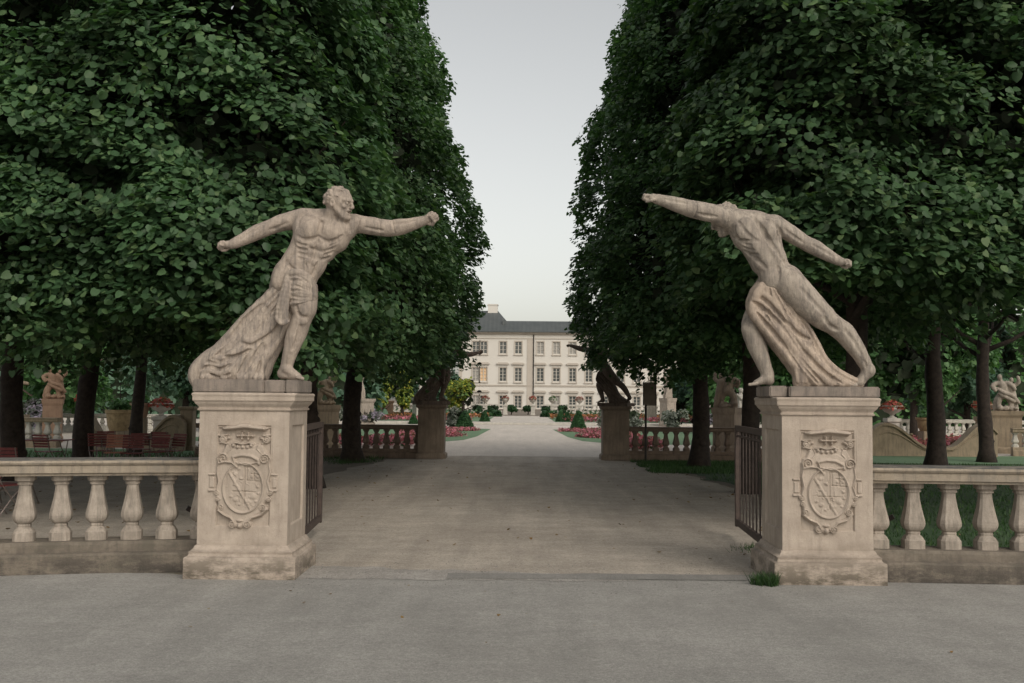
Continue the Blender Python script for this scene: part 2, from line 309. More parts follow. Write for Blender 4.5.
# ------------------------------------------------------------------ implicit sculpting (statues)
class Sculpt:
    def __init__(s, lo, hi, h):
        s.lo = np.array(lo, float); s.h = h
        s.n = np.ceil((np.array(hi)-s.lo)/h).astype(int)+1
        s.d = np.full(s.n, 50.0, np.float32)
        s.ax = [(s.lo[i]+np.arange(s.n[i])*h).astype(np.float32) for i in range(3)]
    def _blk(s, lo, hi):
        i0 = np.maximum(np.floor((np.array(lo)-s.lo)/s.h).astype(int), 0)
        i1 = np.minimum(np.ceil((np.array(hi)-s.lo)/s.h).astype(int)+1, s.n)
        sl = tuple(slice(a, max(b, a)) for a, b in zip(i0, i1))
        return sl, s.ax[0][sl[0]][:,None,None], s.ax[1][sl[1]][None,:,None], s.ax[2][sl[2]][None,None,:]
    def _op(s, sl, q, k, sub):
        a = s.d[sl]
        if a.size == 0: return
        if sub:
            b = -q; h = np.maximum(k-np.abs(a-b), 0)/k; s.d[sl] = np.maximum(a, b)+h*h*k*0.25
        else:
            h = np.maximum(k-np.abs(a-q), 0)/k; s.d[sl] = np.minimum(a, q)-h*h*k*0.25
    def cone(s, a, b, ra, rb, k=2.0, sub=False, sy=1.0):
        a = np.array(a, float); b = np.array(b, float); m = max(ra, rb)*max(1, sy)+k+2
        sl, X, Y, Z = s._blk(np.minimum(a, b)-m, np.maximum(a, b)+m)
        X = X-a[0]; Y = (Y-a[1])/sy; Z = Z-a[2]
        d = b-a; d[1] /= sy; L = max(float(d@d), 1e-6)
        t = np.clip((X*d[0]+Y*d[1]+Z*d[2])/L, 0, 1)
        q = np.sqrt((X-t*d[0])**2+(Y-t*d[1])**2+(Z-t*d[2])**2)-(ra+(rb-ra)*t)
        s._op(sl, q, k, sub)
    def ell(s, c, r, k=2.0, sub=False, axes=None):
        c = np.array(c, float); m = max(r)+k+2
        sl, X, Y, Z = s._blk(c-m, c+m); X = X-c[0]; Y = Y-c[1]; Z = Z-c[2]
        if axes is not None:
            A = [np.array(a) for a in axes]
            X, Y, Z = [X*a[0]+Y*a[1]+Z*a[2] for a in A]
        k0 = np.sqrt((X/r[0])**2+(Y/r[1])**2+(Z/r[2])**2)
        k1 = np.sqrt((X/r[0]**2)**2+(Y/r[1]**2)**2+(Z/r[2]**2)**2)+1e-6
        s._op(sl, k0*(k0-1)/k1, k, sub)
    def curve(s, pts, rad, k=2.0, sub=False, n=0, sy=1.0):
        P = np.array(pts, float)
        rad = np.array(rad if hasattr(rad, '__len__') else [rad]*len(P), float)
        if n:
            t = np.linspace(0, len(P)-1, n); Q = []
            for u in t:
                i = min(int(u), len(P)-2); f = u-i
                p0 = P[max(i-1,0)]; p1 = P[i]; p2 = P[i+1]; p3 = P[min(i+2,len(P)-1)]
                Q.append(0.5*((2*p1)+(p2-p0)*f+(2*p0-5*p1+4*p2-p3)*f*f+(3*p1-p0-3*p2+p3)*f**3))
            rad = np.interp(t, np.arange(len(P)), rad); P = np.array(Q)
        for i in range(len(P)-1): s.cone(P[i], P[i+1], rad[i], rad[i+1], k, sub, sy)
    def front(s, x, z, guess=0.0):
        i = int(round((x-s.lo[0])/s.h)); k = int(round((z-s.lo[2])/s.h))
        if not (0 <= i < s.n[0] and 0 <= k < s.n[2]): return guess
        c = np.nonzero(s.d[i,:,k] < 0)[0]
        if len(c) == 0: return guess
        j = c[0]
        if j == 0: return s.ax[1][0]
        a, b = s.d[i,j-1,k], s.d[i,j,k]; return float(s.ax[1][j-1]+s.h*a/(a-b)) if a < 40 else float(s.ax[1][j])
    def trace(s, pts, r, depth, k=1.2, sub=True, n=14, smooth=0):
        """groove (or ridge) following the near surface; pts are photo x, y"""
        P = np.array(pts, float); t = np.linspace(0, len(P)-1, n); Q = []
        for u in t:
            i = min(int(u), len(P)-2); f = u-i
            p0 = P[max(i-1,0)]; p1 = P[i]; p2 = P[i+1]; p3 = P[min(i+2,len(P)-1)]
            Q.append(0.5*((2*p1)+(p2-p0)*f+(2*p0-5*p1+4*p2-p3)*f*f+(3*p1-p0-3*p2+p3)*f**3))
        ys = [s.front(q[0], -q[1], None) for q in Q]
        R_ = [(q, y) for q, y in zip(Q, ys) if y is not None]
        for _ in range(smooth):
            yy = [y for _q, y in R_]; R_ = [(q, (yy[max(j-1,0)]+2*y+yy[min(j+1,len(yy)-1)])/4) for j, (q, y) in enumerate(R_)]
        off = (-r+depth) if sub else (r-depth)
        m = len(R_)
        for j in range(m-1):
            (q0,y0),(q1,y1) = R_[j], R_[j+1]
            if abs(y0-y1) > 6: continue
            w0 = math.sin(math.pi*(j+.6)/(m+.2))**.5; w1 = math.sin(math.pi*(j+1.6)/(m+.2))**.5
            s.cone((q0[0],y0+off,-q0[1]),(q1[0],y1+off,-q1[1]), max(r*w0,.3), max(r*w1,.3), k, sub)
    def bumpat(s, x, y, rx, rz, h, k=2.0, rot=0.0):
        f = s.front(x, -y, None)
        if f is None: return
        ry = max(h*1.6, 2.2); c, n_ = math.cos(rot), math.sin(rot)
        s.ell((x, f+ry-h, -y), (rx,ry,rz), k, axes=((c,0,n_),(0,1,0),(-n_,0,c)))
    def noise(s, amp, sc, seed=0):
        r = np.random.default_rng(seed)
        X, Y, Z = s.ax[0][:,None,None], s.ax[1][None,:,None], s.ax[2][None,None,:]
        msk = np.abs(s.d) < 4*s.h
        ii = np.nonzero(msk); x = s.ax[0][ii[0]]; y = s.ax[1][ii[1]]; z = s.ax[2][ii[2]]; v = np.zeros_like(x)
        for o in range(3):
            for _ in range(4):
                w = r.normal(size=3); w = w/np.linalg.norm(w)*(2**o)/sc
                v += np.sin(x*w[0]*6.28+y*w[1]*6.28+z*w[2]*6.28+r.uniform(0,6.28))/(4*1.7**o)
        s.d[ii] += (amp*v).astype(np.float32)
    def cutz(s, z):
        s.d = np.maximum(s.d, z-s.ax[2][None,None,:])
    def nets(s):
        d = s.d; g = d < 0
        c = [g[i:g.shape[0]-1+i, j:g.shape[1]-1+j, k:g.shape[2]-1+k] for i in (0,1) for j in (0,1) for k in (0,1)]
        al = c[0].copy(); an = c[0].copy()
        for q in c[1:]: al &= q; an |= q
        act = an & ~al; idx = np.nonzero(act); nI = len(idx[0])
        mapi = np.full(act.shape, -1, np.int32); mapi[idx] = np.arange(nI)
        I = np.stack(idx, 1); acc = np.zeros((nI,3)); cnt = np.zeros(nI)
        cor = [(i,j,k) for i in (0,1) for j in (0,1) for k in (0,1)]
        val = {q: d[idx[0]+q[0], idx[1]+q[1], idx[2]+q[2]] for q in cor}
        for q in cor:
            for a in range(3):
                if q[a] == 0:
                    w = list(q); w[a] = 1; w = tuple(w); v0, v1 = val[q], val[w]
                    m = (v0 < 0) != (v1 < 0); t = np.where(m, v0/(v0-v1+1e-12), 0)
                    p = np.array(q, float)[None,:]*np.ones((nI,1)); p[:,a] += t
                    acc += p*m[:,None]; cnt += m
        V = (I+acc/cnt[:,None])*s.h+s.lo
        Fs = []
        for a in range(3):
            b, c_ = (a+1)%3, (a+2)%3
            s0 = [slice(None)]*3; s1 = [slice(None)]*3
            s0[a] = slice(0,-1); s1[a] = slice(1,None)
            for q in (b, c_): s0[q] = slice(1,-1); s1[q] = slice(1,-1)
            g0 = g[tuple(s0)]; g1 = g[tuple(s1)]
            for flip, mm in ((False, g0 & ~g1), (True, ~g0 & g1)):
                e = np.nonzero(mm)
                E = [None]*3; E[a] = e[a]; E[b] = e[b]+1; E[c_] = e[c_]+1
                def cell(db, dc):
                    q = [E[0].copy(), E[1].copy(), E[2].copy()]; q[b] -= db; q[c_] -= dc
                    return mapi[q[0], q[1], q[2]]
                Q = np.stack([cell(1,1), cell(0,1), cell(0,0), cell(1,0)], 1)
                if flip: Q = Q[:, ::-1]
                Fs.append(Q)
        Fq = np.concatenate(Fs); Fq = Fq[(Fq >= 0).all(1)]
        return V, Fq
def norm(v): v = np.array(v, float); return v/np.linalg.norm(v)
def head(S, c, fwd, up, H, mouth=True, seed=1, beard=False):
    f = norm(fwd); u = np.array(up, float); u = norm(u-f*(u@f)); r = np.cross(f, u); c = np.array(c, float)
    P = lambda x,y,z: c+(r*x+f*y+u*z)*H
    ax = (r, f, u)
    S.ell(P(0,-.04,.12), (.34*H,.42*H,.36*H), 2, axes=ax)
    S.cone(P(0,.10,0), P(0,.20,-.33), .27*H, .155*H, 2.5)
    S.ell(P(0,.30,-.37), (.10*H,.09*H,.08*H), 1.5, axes=ax)
    for s_ in (-1,1):
        S.cone(P(.22*s_,.02,-.10), P(.12*s_,.20,-.33), .10*H, .08*H, 2)
        S.ell(P(.17*s_,.27,-.07), (.075*H,.06*H,.06*H), 1.2, axes=ax)
        S.cone(P(.05*s_,.365,.10), P(.22*s_,.275,.11), .06*H, .05*H, 1.0)
        S.ell(P(.13*s_,.39,.02), (.08*H,.09*H,.055*H), 0.5, sub=True, axes=ax)
        S.ell(P(.13*s_,.325,.02), (.055*H,.05*H,.045*H), 0.4, axes=ax)
        S.ell(P(.34*s_,-.03,.0), (.04*H,.08*H,.12*H), 0.6, axes=ax)
        S.ell(P(.37*s_,-.02,.01), (.03*H,.04*H,.06*H), 0.3, sub=True, axes=ax)
    S.cone(P(0,.38,.08), P(0,.455,-.08), .038*H, .048*H, 0.9); S.cone(P(0,.40,-.10), P(0,.35,-.14), .045*H, .05*H, 0.9)
    for s_ in (-1,1): S.ell(P(.05*s_,.42,-.105), (.035*H,.045*H,.03*H), 0.5, axes=ax)
    S.cone(P(-.08,.345,-.18), P(.08,.345,-.18), .038*H, .038*H, 0.6)
    S.cone(P(-.07,.335,-.275), P(.07,.335,-.275), .04*H, .04*H, 0.6)
    S.ell(P(0,.39,-.228), (.085*H,.12*H,.042*H if mouth else .01*H), 0.4, sub=True, axes=ax)
    rr = np.random.default_rng(seed)
    for i in range(260):
        th = rr.uniform(0, 2*math.pi); z = rr.uniform(-.35, 1)
        q = np.array([math.cos(th)*math.sqrt(1-z*z), math.sin(th)*math.sqrt(1-z*z), z])
        if q[1] > .42 and z < .56: continue
        if q[1] > .0 and z < .12: continue
        if z < -.05 and q[1] > -.35: continue
        p = P(q[0]*.335, -.04+q[1]*.415, .12+q[2]*.355); e = rr.uniform(.030,.052)*H
        p2 = p+norm(rr.normal(size=3))*e*1.1
        S.cone(p, p2, e, e*.7, 0.35)
def fist(S, w, d, n, side, L):
    """closed hand: wrist w, direction d, palm normal n (fingers curl towards it), side = thumb side"""
    d = norm(d); n = np.array(n, float); n = norm(n-d*(n@d)); s = np.cross(d, n)*side; w = np.array(w, float)
    P = lambda a,b,c: w+(d*a+n*b+s*c)*L
    S.cone(P(-.1,0,0), P(.25,0,0), .32*L, .36*L, 1.5); S.ell(P(.72,.20,.02), (.26*L,.20*L,.34*L), 1.0, axes=(d,n,s))
    S.ell(P(.45,.05,0), (.42*L,.20*L,.40*L), 1.2, axes=(d,n,s))
    for i in range(4):
        o = .33-.22*i; l = (1.0,1.06,1.0,.86)[i]; r = .125*L*(1,1.02,.98,.86)[i]
        k0 = P(.66*l,-.06,o); k1 = P(.98*l,.02,o); k2 = P(.98*l,.34,o*.95); k3 = P(.62*l,.42,o*.9)
        S.cone(k0, k1, r*1.08, r*1.05, .35); S.cone(k1, k2, r*1.05, r*.98, .3); S.cone(k2, k3, r*.98, r*.85, .3)
    S.cone(P(.12,.1,.34), P(.42,.30,.50), .15*L, .14*L, .5); S.cone(P(.42,.30,.50), P(.72,.52,.30), .14*L, .115*L, .3)

# ------------------------------------------------------------------ the two lunging boxers
U = 1/98.9
HS = 0.8
def to_local(V, x0, z0):
    V = V.copy(); V[:,0] -= x0; V[:,2] += z0; return V*U
def A(x, y, dep=0.0): return (x, dep, -y)

def boxer_facing():
    x0, z0 = 258.4, 392.7
    S = Sculpt((212,-34,-396), (448,32,-180), HS)
    # torso
    S.cone(A(304,224,0), A(345,227,-2), 13, 11.5, 5, sy=1.15)
    S.cone(A(306,236,0), A(336,239,-2), 14, 12, 6, sy=1.1)
    S.cone(A(304,246,0), A(324,250,-1), 12, 11, 6, sy=1.1)
    S.cone(A(297,261,-1), A(313,263,-2), 12, 11, 6, sy=1.1); S.cone(A(302,244,0), A(288,268,0), 11, 12, 6, sy=1.1)
    S.cone(A(285,276,1), A(301,281,-2), 14, 13, 6, sy=1.05); S.cone(A(313,262,-1), A(302,280,-2), 12, 12.5, 5, sy=1.05)
    S.ell(A(283,283,6), (13,14,14), 5)
    # chest and belly relief
    S.bumpat(311,229,13,9.5,3.4,3,.1); S.bumpat(334,231.5,10.5,8.5,3.2,3,-.25)
    S.bumpat(301,238,5,9,2.0,3,.2)
    for i in range(3):
        S.bumpat(316-3.2*i,244.5+8*i,4.4,3.8,1.8,1.4,.3); S.bumpat(325.5-4.8*i,246.5+8*i,4.2,3.7,1.8,1.4,.3)
    S.trace([(323,219),(322,229),(319,239)], 2.0, 1.9, 1.4)
    S.trace([(298,236),(306,240),(316,239),(320,236.5)], 1.6, 1.3, 1.4); S.trace([(321,237),(329,242),(338,240),(344,236)], 1.6, 1.3, 1.4)
    S.trace([(319,240),(316,252),(311,268)], 1.5, 1.4, 1.2)
    for i in range(2): S.trace([(311-3*i,249+8*i),(316-3*i,249.5+8*i),(323-4*i,252+8*i)], 1.1, .9, 1.0, n=8)
    for i in range(4):
        S.trace([(298+.6*i,243+5*i),(303+.4*i,245.5+4.6*i),(309-.3*i,246+4.4*i)], 1.1, 1.0, 1.2, n=8)
        S.trace([(341-3.4*i,241+5*i),(336-3.2*i,244+4.8*i),(331-3*i,246+4.6*i)], 1.1, 1.0, 1.2, n=8)
    S.bumpat(308.5,266.5,2.6,2.6,1.0,1.0); S.trace([(308.2,265),(308.5,268)], 1.2, 1.4, .5, n=4)
    S.trace([(288,262),(296,271),(304,278)], 1.5, 1.2, 1.6); S.trace([(320,262),(316,272),(309,281)], 1.3, 1.1, 1.6)
    S.trace([(296,254),(290,260),(284,270)], 1.4, .8, 2.0)
    S.ell(A(280,281,-4), (8,9,11), 4)
    S.ell(A(275,287,3), (7,8,9), 4)
    # neck and traps
    S.cone(A(333,212,-9), A(329,225,-3), 8.0, 10, 3); S.cone(A(327,214,1), A(309,214,1), 8, 7.5, 5); S.cone(A(338,217,0), A(352,219,0), 7, 7, 4)
    S.curve([A(337,211,-8), A(331,219,-12), A(326,221,-12.5)], 1.9, 2, False, 6)
    S.curve([A(325,220,-13), A(315,217,-12), A(305,214,-9)], 1.5, 1.6, False, 6)
    S.curve([A(327,221,-13), A(338,222,-12.5), A(350,222,-10)], 1.4, 1.6, False, 6)
    # right arm (to the left of the picture)
    S.ell(A(302,215,0), (9.5,10.5,8.5), 4)
    S.curve([A(301,215.5,0), A(291,218,1), A(279,220.8,2), A(268,225,3)], [9,8.4,8,6.6], 2, n=14)
    S.ell(A(285,221,-3), (10,4.5,5), 2.5, axes=(norm((1,0,.2)),(0,1,0),norm((-.2,0,1))))
    S.curve([A(268,225,3), A(256,230.5,0), A(243,238,-3), A(231,244.5,-6)], [6.8,7.2,5.8,4.2], 2, n=14)
    S.ell(A(257,229,-2), (9,4.5,4.5), 2, axes=(norm((1,0,.42)),(0,1,0),norm((-.42,0,1))))
    fist(S, A(230,244.6,-6), (-.98,-.15,.06), (0.1,-.55,-1), -1, 11.0)
    # left arm stretched forward
    S.ell(A(353,221.5,0), (9,10,8.5), 4)
    S.curve([A(355,221.5,-1), A(364,223,-2), A(376,225,-3), A(387,226.5,-4)], [8.2,8.0,8.0,7.4], 2, n=14)
    S.ell(A(371,221.5,-5), (9,4.5,5.5), 2.5)
    S.curve([A(387,226.5,-4), A(398,226,-5), A(411,223,-7), A(425,219,-8)], [7.5,7.3,6.0,4.1], 2, n=14)
    S.ell(A(400,222.5,-8), (10,4.5,5), 2)
    fist(S, A(425,219,-8), (.90,-.15,.46), (0.25,-.80,-.35), 1, 12.4)
    for pts in (((361,213),(359,222),(357,231)),((381,218),(380.5,226),(380,235)),((392.5,219),(394,226),(396,234))): S.trace(pts, .9, .9, .4, n=12)
    S.trace([(306,211),(300,219),(299,228)], 1.6, 1.0, 2); S.trace([(345,218),(350,225),(352,232)], 1.6, 1.0, 2)
    S.trace([(288,222),(276,227),(268,229)], 1.2, .8, 1.5); S.trace([(262,226),(250,233),(240,240)], 1.2, .7, 1.5)
    S.trace([(366,227),(376,229),(384,230)], 1.2, .8, 1.5); S.trace([(394,224),(406,222),(416,220)], 1.2, .7, 1.5)
    # head
    head(S, A(339.5,204.0,-12), (.93,-.36,-.08), (-.08,-.04,1), 35, True, 3)
    # forward leg
    S.curve([A(299,286,-2), A(303,298,-6), A(306,310,-9)], [15,13.5,10.5], 4, n=10)
    S.ell(A(306.5,311,-11.5), (7.5,6.5,7), 3); S.ell(A(308,312,-17), (4.2,3,4.6), 2)
    S.curve([A(305.5,314,-9), A(300,327,-7), A(296.5,338,-6.5), A(292,353,-6), A(288.5,366,-5)], [9.2,9.3,8.8,6.6,5.3], 2, n=16)
    S.ell(A(301,331,-3), (7,7,12), 3, axes=(norm((1,0,-.4)),(0,1,0),norm((.4,0,1))))
    S.curve([A(304,318,-17), A(297,340,-15), A(291,362,-11)], 1.1, 2, False, 8)
    S.ell(A(284.5,373,-4), (5.5,5.5,5.5), 2.5); S.ell(A(290,369,-10), (2.4,2,2.4), 1.2)
    S.cone(A(288,369,-5), A(301,376,-9), 5.6, 3.6, 3, sy=1.25)
    S.cone(A(285,375,-5), A(302,377.5,-8), 3.6, 3.0, 2, sy=1.3)
    for i in range(5): S.cone(A(301,377,-13.5+2.4*i), A(306.5-.8*i*(i>0),378.2,-14.5+2.5*i), 1.7, 1.5 if i else 1.9, .5)
    S.trace([(300,306),(303,316),(311,318)], 1.4, 1.0, 1.6); S.trace([(305,321),(302,336),(296,350)], 1.4, .8, 2)
    S.bumpat(306,322,4,3.4,1.2,1.5)
    # rear leg under the cloth
    S.curve([A(284,290,6), A(279,310,9), A(270,330,10), A(257,352,10), A(247,368,9)], [13,11,9,7.5,5.5], 3, n=14)
    S.cone(A(246,371,8), A(262,377,3), 5, 3.2, 2.5, sy=1.2)
    for i in range(5): S.cone(A(261,377.5,-2+2.3*i), A(266.5-.8*i,378.4,-2.5+2.3*i), 1.6, 1.4, .5)
    S.noise(0.16, 9, 5)
    body = S.nets()
    # drapery
    D = Sculpt((186,-34,-392), (322,34,-262), HS)
    top = np.array([(279,286),(262,303),(247,318),(236,331),(222,347),(208,360),(200,372)], float)
    bot = np.array([(292,312),(286,324),(280,337),(273,350),(268,360),(265,369),(263,376)], float)
    N = 13
    rr = np.random.default_rng(4)
    for lay, (dy, amp) in enumerate(((-3,-9),(9,7))):
        for i in range(N):
            u = i/(N-1); wob = rr.normal(size=7)*0.4
            P = top*(1-u)+bot*u; P[:,0] += wob
            P[3:6,1] += 3*math.sin(i*2.1)
            dep = [dy+amp*math.sin(math.pi*u)*(.35+.65*t) + (1.8 if i%2 else -1.2)*(1 if lay else 1) for t in np.linspace(0,1,7)]
            rad = [3.2+1.2*math.sin(i*1.7+t*4)+(1.2*t if u < .85 else 0) for t in np.linspace(0,1,7)]
            D.curve([A(p[0],p[1],d_) for p, d_ in zip(P, dep)], rad, 3.5, n=22)
    for i in range(5):   # fill between layers
        u = i/4; P = top*(1-u)+bot*u
        D.curve([A(p[0],p[1],3) for p in P], 6.5, 3, n=12)
    for i in range(11):
        u = .05+.9*i/10; P = top*(1-u)+bot*u; P[:,0] += rr.normal(size=7)*.35; P[:,1] += .5*np.sin(np.arange(7)*1.3+i*2)
        D.trace([tuple(p) for p in P[(0 if i%2 else 1):(7 if i%3 else 5)]], 2.1, 2.7, 1.3, n=26, smooth=5)
    for pts, r in ((((246,338),(254,342),(262,337),(275,327)),3.0), (((230,352),(241,352),(252,346),(266,340)),2.8), (((214,357),(228,359),(238,353),(246,351)),3.0),
                (((203,367),(214,363),(225,366),(235,361)),3.0), (((203,375),(213,371),(224,374),(236,369)),2.8), (((262,352),(266,362),(264,372)),1.8)):
        D.trace(pts, r, 1.2, 1.8, False, 14, 4)
    for pts, r in ((((243,342),(254,346),(264,341),(276,331)),2.0), (((228,357),(241,357),(254,350)),1.9), (((208,361),(222,364),(234,358)),2.0),
                (((204,371),(214,367),(225,370),(236,365)),1.9), (((206,379),(216,375),(226,378),(236,374)),1.7), (((268,345),(262,358),(256,372)),1.9)):
        D.trace(pts, r, 2.2, 1.2, True, 14, 4)
    # bundle hanging over the plinth's left edge
    D.curve([A(214,356,-2), A(201,368,-4), A(198,378,-4), A(203,387,-4)], [8,7.5,6.5,4.5], 3, n=12)
    for j in range(4): D.curve([A(210-2*j,360+3*j,-10+2*j), A(195+1.6*j,371+j,-10+3*j), A(198+2*j,384,-9+3*j)], 1.8, .8, n=9)
    # flared hem on the plinth
    for i in range(12):
        x = 208+i*5.2; D.curve([A(x-1,372,-8), A(x,378,-13-2*math.sin(i*1.9))], [2.6,3.3], 1.2)
        D.cone(A(x,377,-9), A(x,377,12), 3, 3, 2)
    # wrap over the forward thigh
    for j in range(9):
        u = j/8
        w_ = 1-.35*abs(2*u-1)**3+.15*math.sin(j*2.4)
        D.curve([A(288+2.5*u,276+31*u,-6), A(294+1*u,273+32*u,-16), A(304,275+27.5*u+1.6*math.sin(j*2),-20-2*u), A(313.5+1*u,281+19*u,-14), A(315.5,285+15*u,-3)],
                [2.6*w_,3.3*w_,(3.0+.8*(j%2))*w_,3.0*w_,2.4*w_], 1.4, n=14)
    D.curve([A(286,281,-8), A(293,274,-16), A(304,274,-19), A(312,279,-14)], 3.4, 1.5, n=12)
    D.curve([A(300,283,-6), A(304,298,-9)], 12.5, 3, sy=.9)
    for j in range(8):
        u = (j+.5)/8; D.trace([(290,278+25*u),(297,275+29*u+1.5*math.sin(j*1.7)),(305,277+27*u),(312,283+19*u)], 1.1+.5*(j%3), 1.3, 1.0, n=14)
    # end of cloth hanging down beside the knee
    for dx, dd in ((-2.5,-19),(1,-21),(4,-19)):
        D.curve([A(291+dx*.4,276,-16), A(289+dx*.7,291,dd), A(286+dx,307,dd-1), A(285+dx*1.2,321-abs(dx)*.4,dd)], [2.2,2.5,2.9,2.8], 1.0, n=12)
    D.curve([A(281,318,-20), A(286,324,-22), A(292,322,-20)], 2.3, 1.0, n=8)
    D.curve([A(281,308,-21), A(286,310,-23.5), A(291,309,-21)], 1.0, .6, n=6)
    D.noise(0.12, 9, 9)
    return (to_local(body[0], x0, z0), body[1]), tuple([to_local(v, x0, z0), f] for v, f in [D.nets()])[0]

def boxer_turned():
    x0, z0 = 814.2, 397.6
    S = Sculpt((636,-34,-392), (882,34,-184), HS)
    # torso, seen from the back
    S.cone(A(741,226,2), A(768,228,0), 12, 11.5, 5, sy=1.15)
    S.cone(A(748,237,1), A(769,237,0), 14, 13, 6, sy=1.1)
    S.cone(A(758,250,0), A(772,250,0), 13, 12.5, 6, sy=1.1)
    S.cone(A(765,262,0), A(776,262,0), 13.5, 12.5, 6, sy=1.1)
    S.cone(A(775,277,0), A(787,279,0), 14, 14.5, 6, sy=1.05)
    S.ell(A(772,281,-5), (10,10,12), 4); S.ell(A(787,279,-7), (12.5,11,12.5), 4)
    S.bumpat(744,230,9,11,2.4,3,-.3); S.bumpat(769,231,7.5,11,2.4,3,.2)
    S.bumpat(757,247,6,13,2.0,4,.45); S.bumpat(772,251,4.5,12,1.8,3,.45)
    S.trace([(752,215),(758,228),(768,244),(784,265)], 2.3, 2.3, 1.8, n=18)
    S.trace([(776,268),(777,280),(776,293)], 2.0, 2.0, 1.6); S.trace([(765,291),(773,294),(779,294)], 1.6, 1.2, 1.5)
    S.trace([(736,222),(742,232),(751,241),(756,243)], 1.6, 1.2, 1.8); S.trace([(765,221),(774,230),(779,243)], 1.6, 1.2, 1.8)
    S.trace([(733,238),(742,243),(752,243)], 1.5, 1.0, 1.6); S.trace([(745,252),(756,262),(764,270)], 1.5, 1.0, 2)
    for i in range(4): S.trace([(736+3.6*i,238+5.2*i),(741+3.4*i,241+5*i),(746+3.2*i,242+4.8*i)], 1.1, .9, 1.3, n=8)
    S.trace([(786,267),(793,270),(797,278)], 1.4, .8, 2); S.trace([(790,292),(797,290),(801,285)], 1.5, 1.0, 2)
    # neck, shoulders
    S.cone(A(733,218,6), A(748,222,2), 10, 11, 5); S.cone(A(740,217,4), A(760,220,2), 8.5, 9, 5); S.cone(A(757,220,2), A(776,224,0), 8.5, 8, 5)
    # left arm stretched out
    S.ell(A(729,219.5,-3), (9.5,10,10), 4)
    S.curve([A(728,218.5,-3), A(716,214.8,-5), A(703,212.3,-6), A(692,210,-6)], [9.2,8.6,8.4,7.8], 2, n=14)
    S.ell(A(708,216.5,-8), (10,4.5,5.5), 2.5)
    S.curve([A(692,210,-6), A(681,207,-6), A(669,203,-5), A(656,199.6,-4)], [7.8,7.0,5.8,4.2], 2, n=14)
    S.ell(A(679,204.5,-9), (9,4,4.6), 2)
    fist(S, A(656,199.6,-4), (-.95,-.12,.30), (-.15,.15,-1), 1, 11.8)
    S.trace([(696,203),(695.5,211),(693.5,219)], .9, 1.0, .4, n=12); S.trace([(728,211),(727,220),(726,229)], .8, .8, .5, n=12)
    S.trace([(716,219),(706,218),(697,216)], 1.2, .8, 1.5); S.trace([(687,206),(676,204),(664,201)], 1.2, .7, 1.5)
    # right arm
    S.ell(A(776,224,-1), (9,10,9), 4)
    S.curve([A(778,225,-1), A(788,231,-1), A(798,237,0), A(808,243,1)], [8.6,7.8,7.4,6.2], 2, n=14)
    S.ell(A(790,234,-4), (9,4.5,5), 2.5, axes=(norm((1,0,-.6)),(0,1,0),norm((.6,0,1))))
    S.curve([A(808,243,1), A(817,247.5,0), A(828,254.5,-2), A(840,261.3,-3)], [6.6,7.0,5.6,4.0], 2, n=14)
    fist(S, A(840,261.3,-3), (.98,-.08,-.06), (-.05,-.35,-1), 1, 10.6)
    S.trace([(770,222),(776,228),(781,236)], 1.6, 1.0, 2); S.trace([(784,231),(794,238),(803,243)], 1.2, .8, 1.5); S.trace([(812,245),(822,251),(832,257)], 1.2, .7, 1.5)
    # head, sunk behind the shoulder
    head(S, A(728,218,9), (-.90,.20,-.42), (-.40,.08,.90), 33, False, 8)
    # rear (right) leg
    S.curve([A(788,284,-5), A(800,297,-6), A(813,310,-7), A(826,321,-7)], [15,14,12.4,10], 4, n=14)
    S.ell(A(829,323,-7), (9.3,9,9.3), 3)
    S.curve([A(829,323,-7), A(840,331,-7), A(850,342,-7), A(858,354,-7), A(865,366,-6)], [9.4,9.4,8.8,7.0,5.7], 2, n=16)
    S.ell(A(844,331,-9.5), (12,6.5,7), 3, axes=(norm((1,0,-.95)),(0,1,0),norm((.95,0,1))))
    S.trace([(796,290),(808,303),(820,316)], 1.6, 1.0, 2.2); S.trace([(819,318),(826,327),(834,331)], 1.6, 1.1, 1.8); S.trace([(840,330),(850,343),(857,355)], 1.5, .8, 2); S.trace([(860,360),(864,370)], 1.2, .8, 1.2, n=6)
    S.bumpat(832,322,5,4,1.4,2)
    S.ell(A(867.5,370,-6), (6,5.6,6.5), 2.5)
    S.cone(A(867,371,-6), A(858,382,-5), 5.6, 4.4, 3, sy=1.2); S.cone(A(859,382,-5), A(852,384.5,-5), 4, 3, 2, sy=1.3)
    for i in range(5): S.cone(A(853,385,-10+2.5*i), A(847.5+.7*i,385.6,-10.5+2.5*i), 1.7, 1.5, .5)
    # forward (left) leg
    S.curve([A(772,286,9), A(765,305,14), A(755,325,11)], [13,11,9.6], 4, n=10)
    S.ell(A(752.5,328,7), (8.2,8,8), 3); S.ell(A(748,328,6), (3.6,4,4.6), 2)
    S.curve([A(753.5,331,7), A(758,344,6), A(763,357,5), A(768,371,4), A(770,377,4)], [8.8,8.8,7.6,5.8,5.4], 2, n=14)
    S.ell(A(763,346,7), (5.5,6,11), 3, axes=(norm((1,0,.35)),(0,1,0),norm((-.35,0,1))))
    S.ell(A(771,381,4), (5,5,4.6), 2)
    S.cone(A(769,379,4), A(757,383.5,1), 5, 3.0, 3, sy=1.25)
    for i in range(5): S.cone(A(757,384.2,-2.5+2.2*i), A(749.5+.9*i,385.2,-3.2+2.3*i), 1.7, 1.5, .5)
    S.noise(0.16, 9, 15)
    body = S.nets()
    D = Sculpt((738,-30,-392), (880,34,-272), HS)
    lft = np.array([(761,287),(754,300),(755,314),(768,332),(784,352),(795,368),(806,384)], float)
    rgt = np.array([(778,294),(794,309),(807,327),(816,344),(824,360),(838,374),(860,384)], float)
    rr = np.random.default_rng(6); N = 11
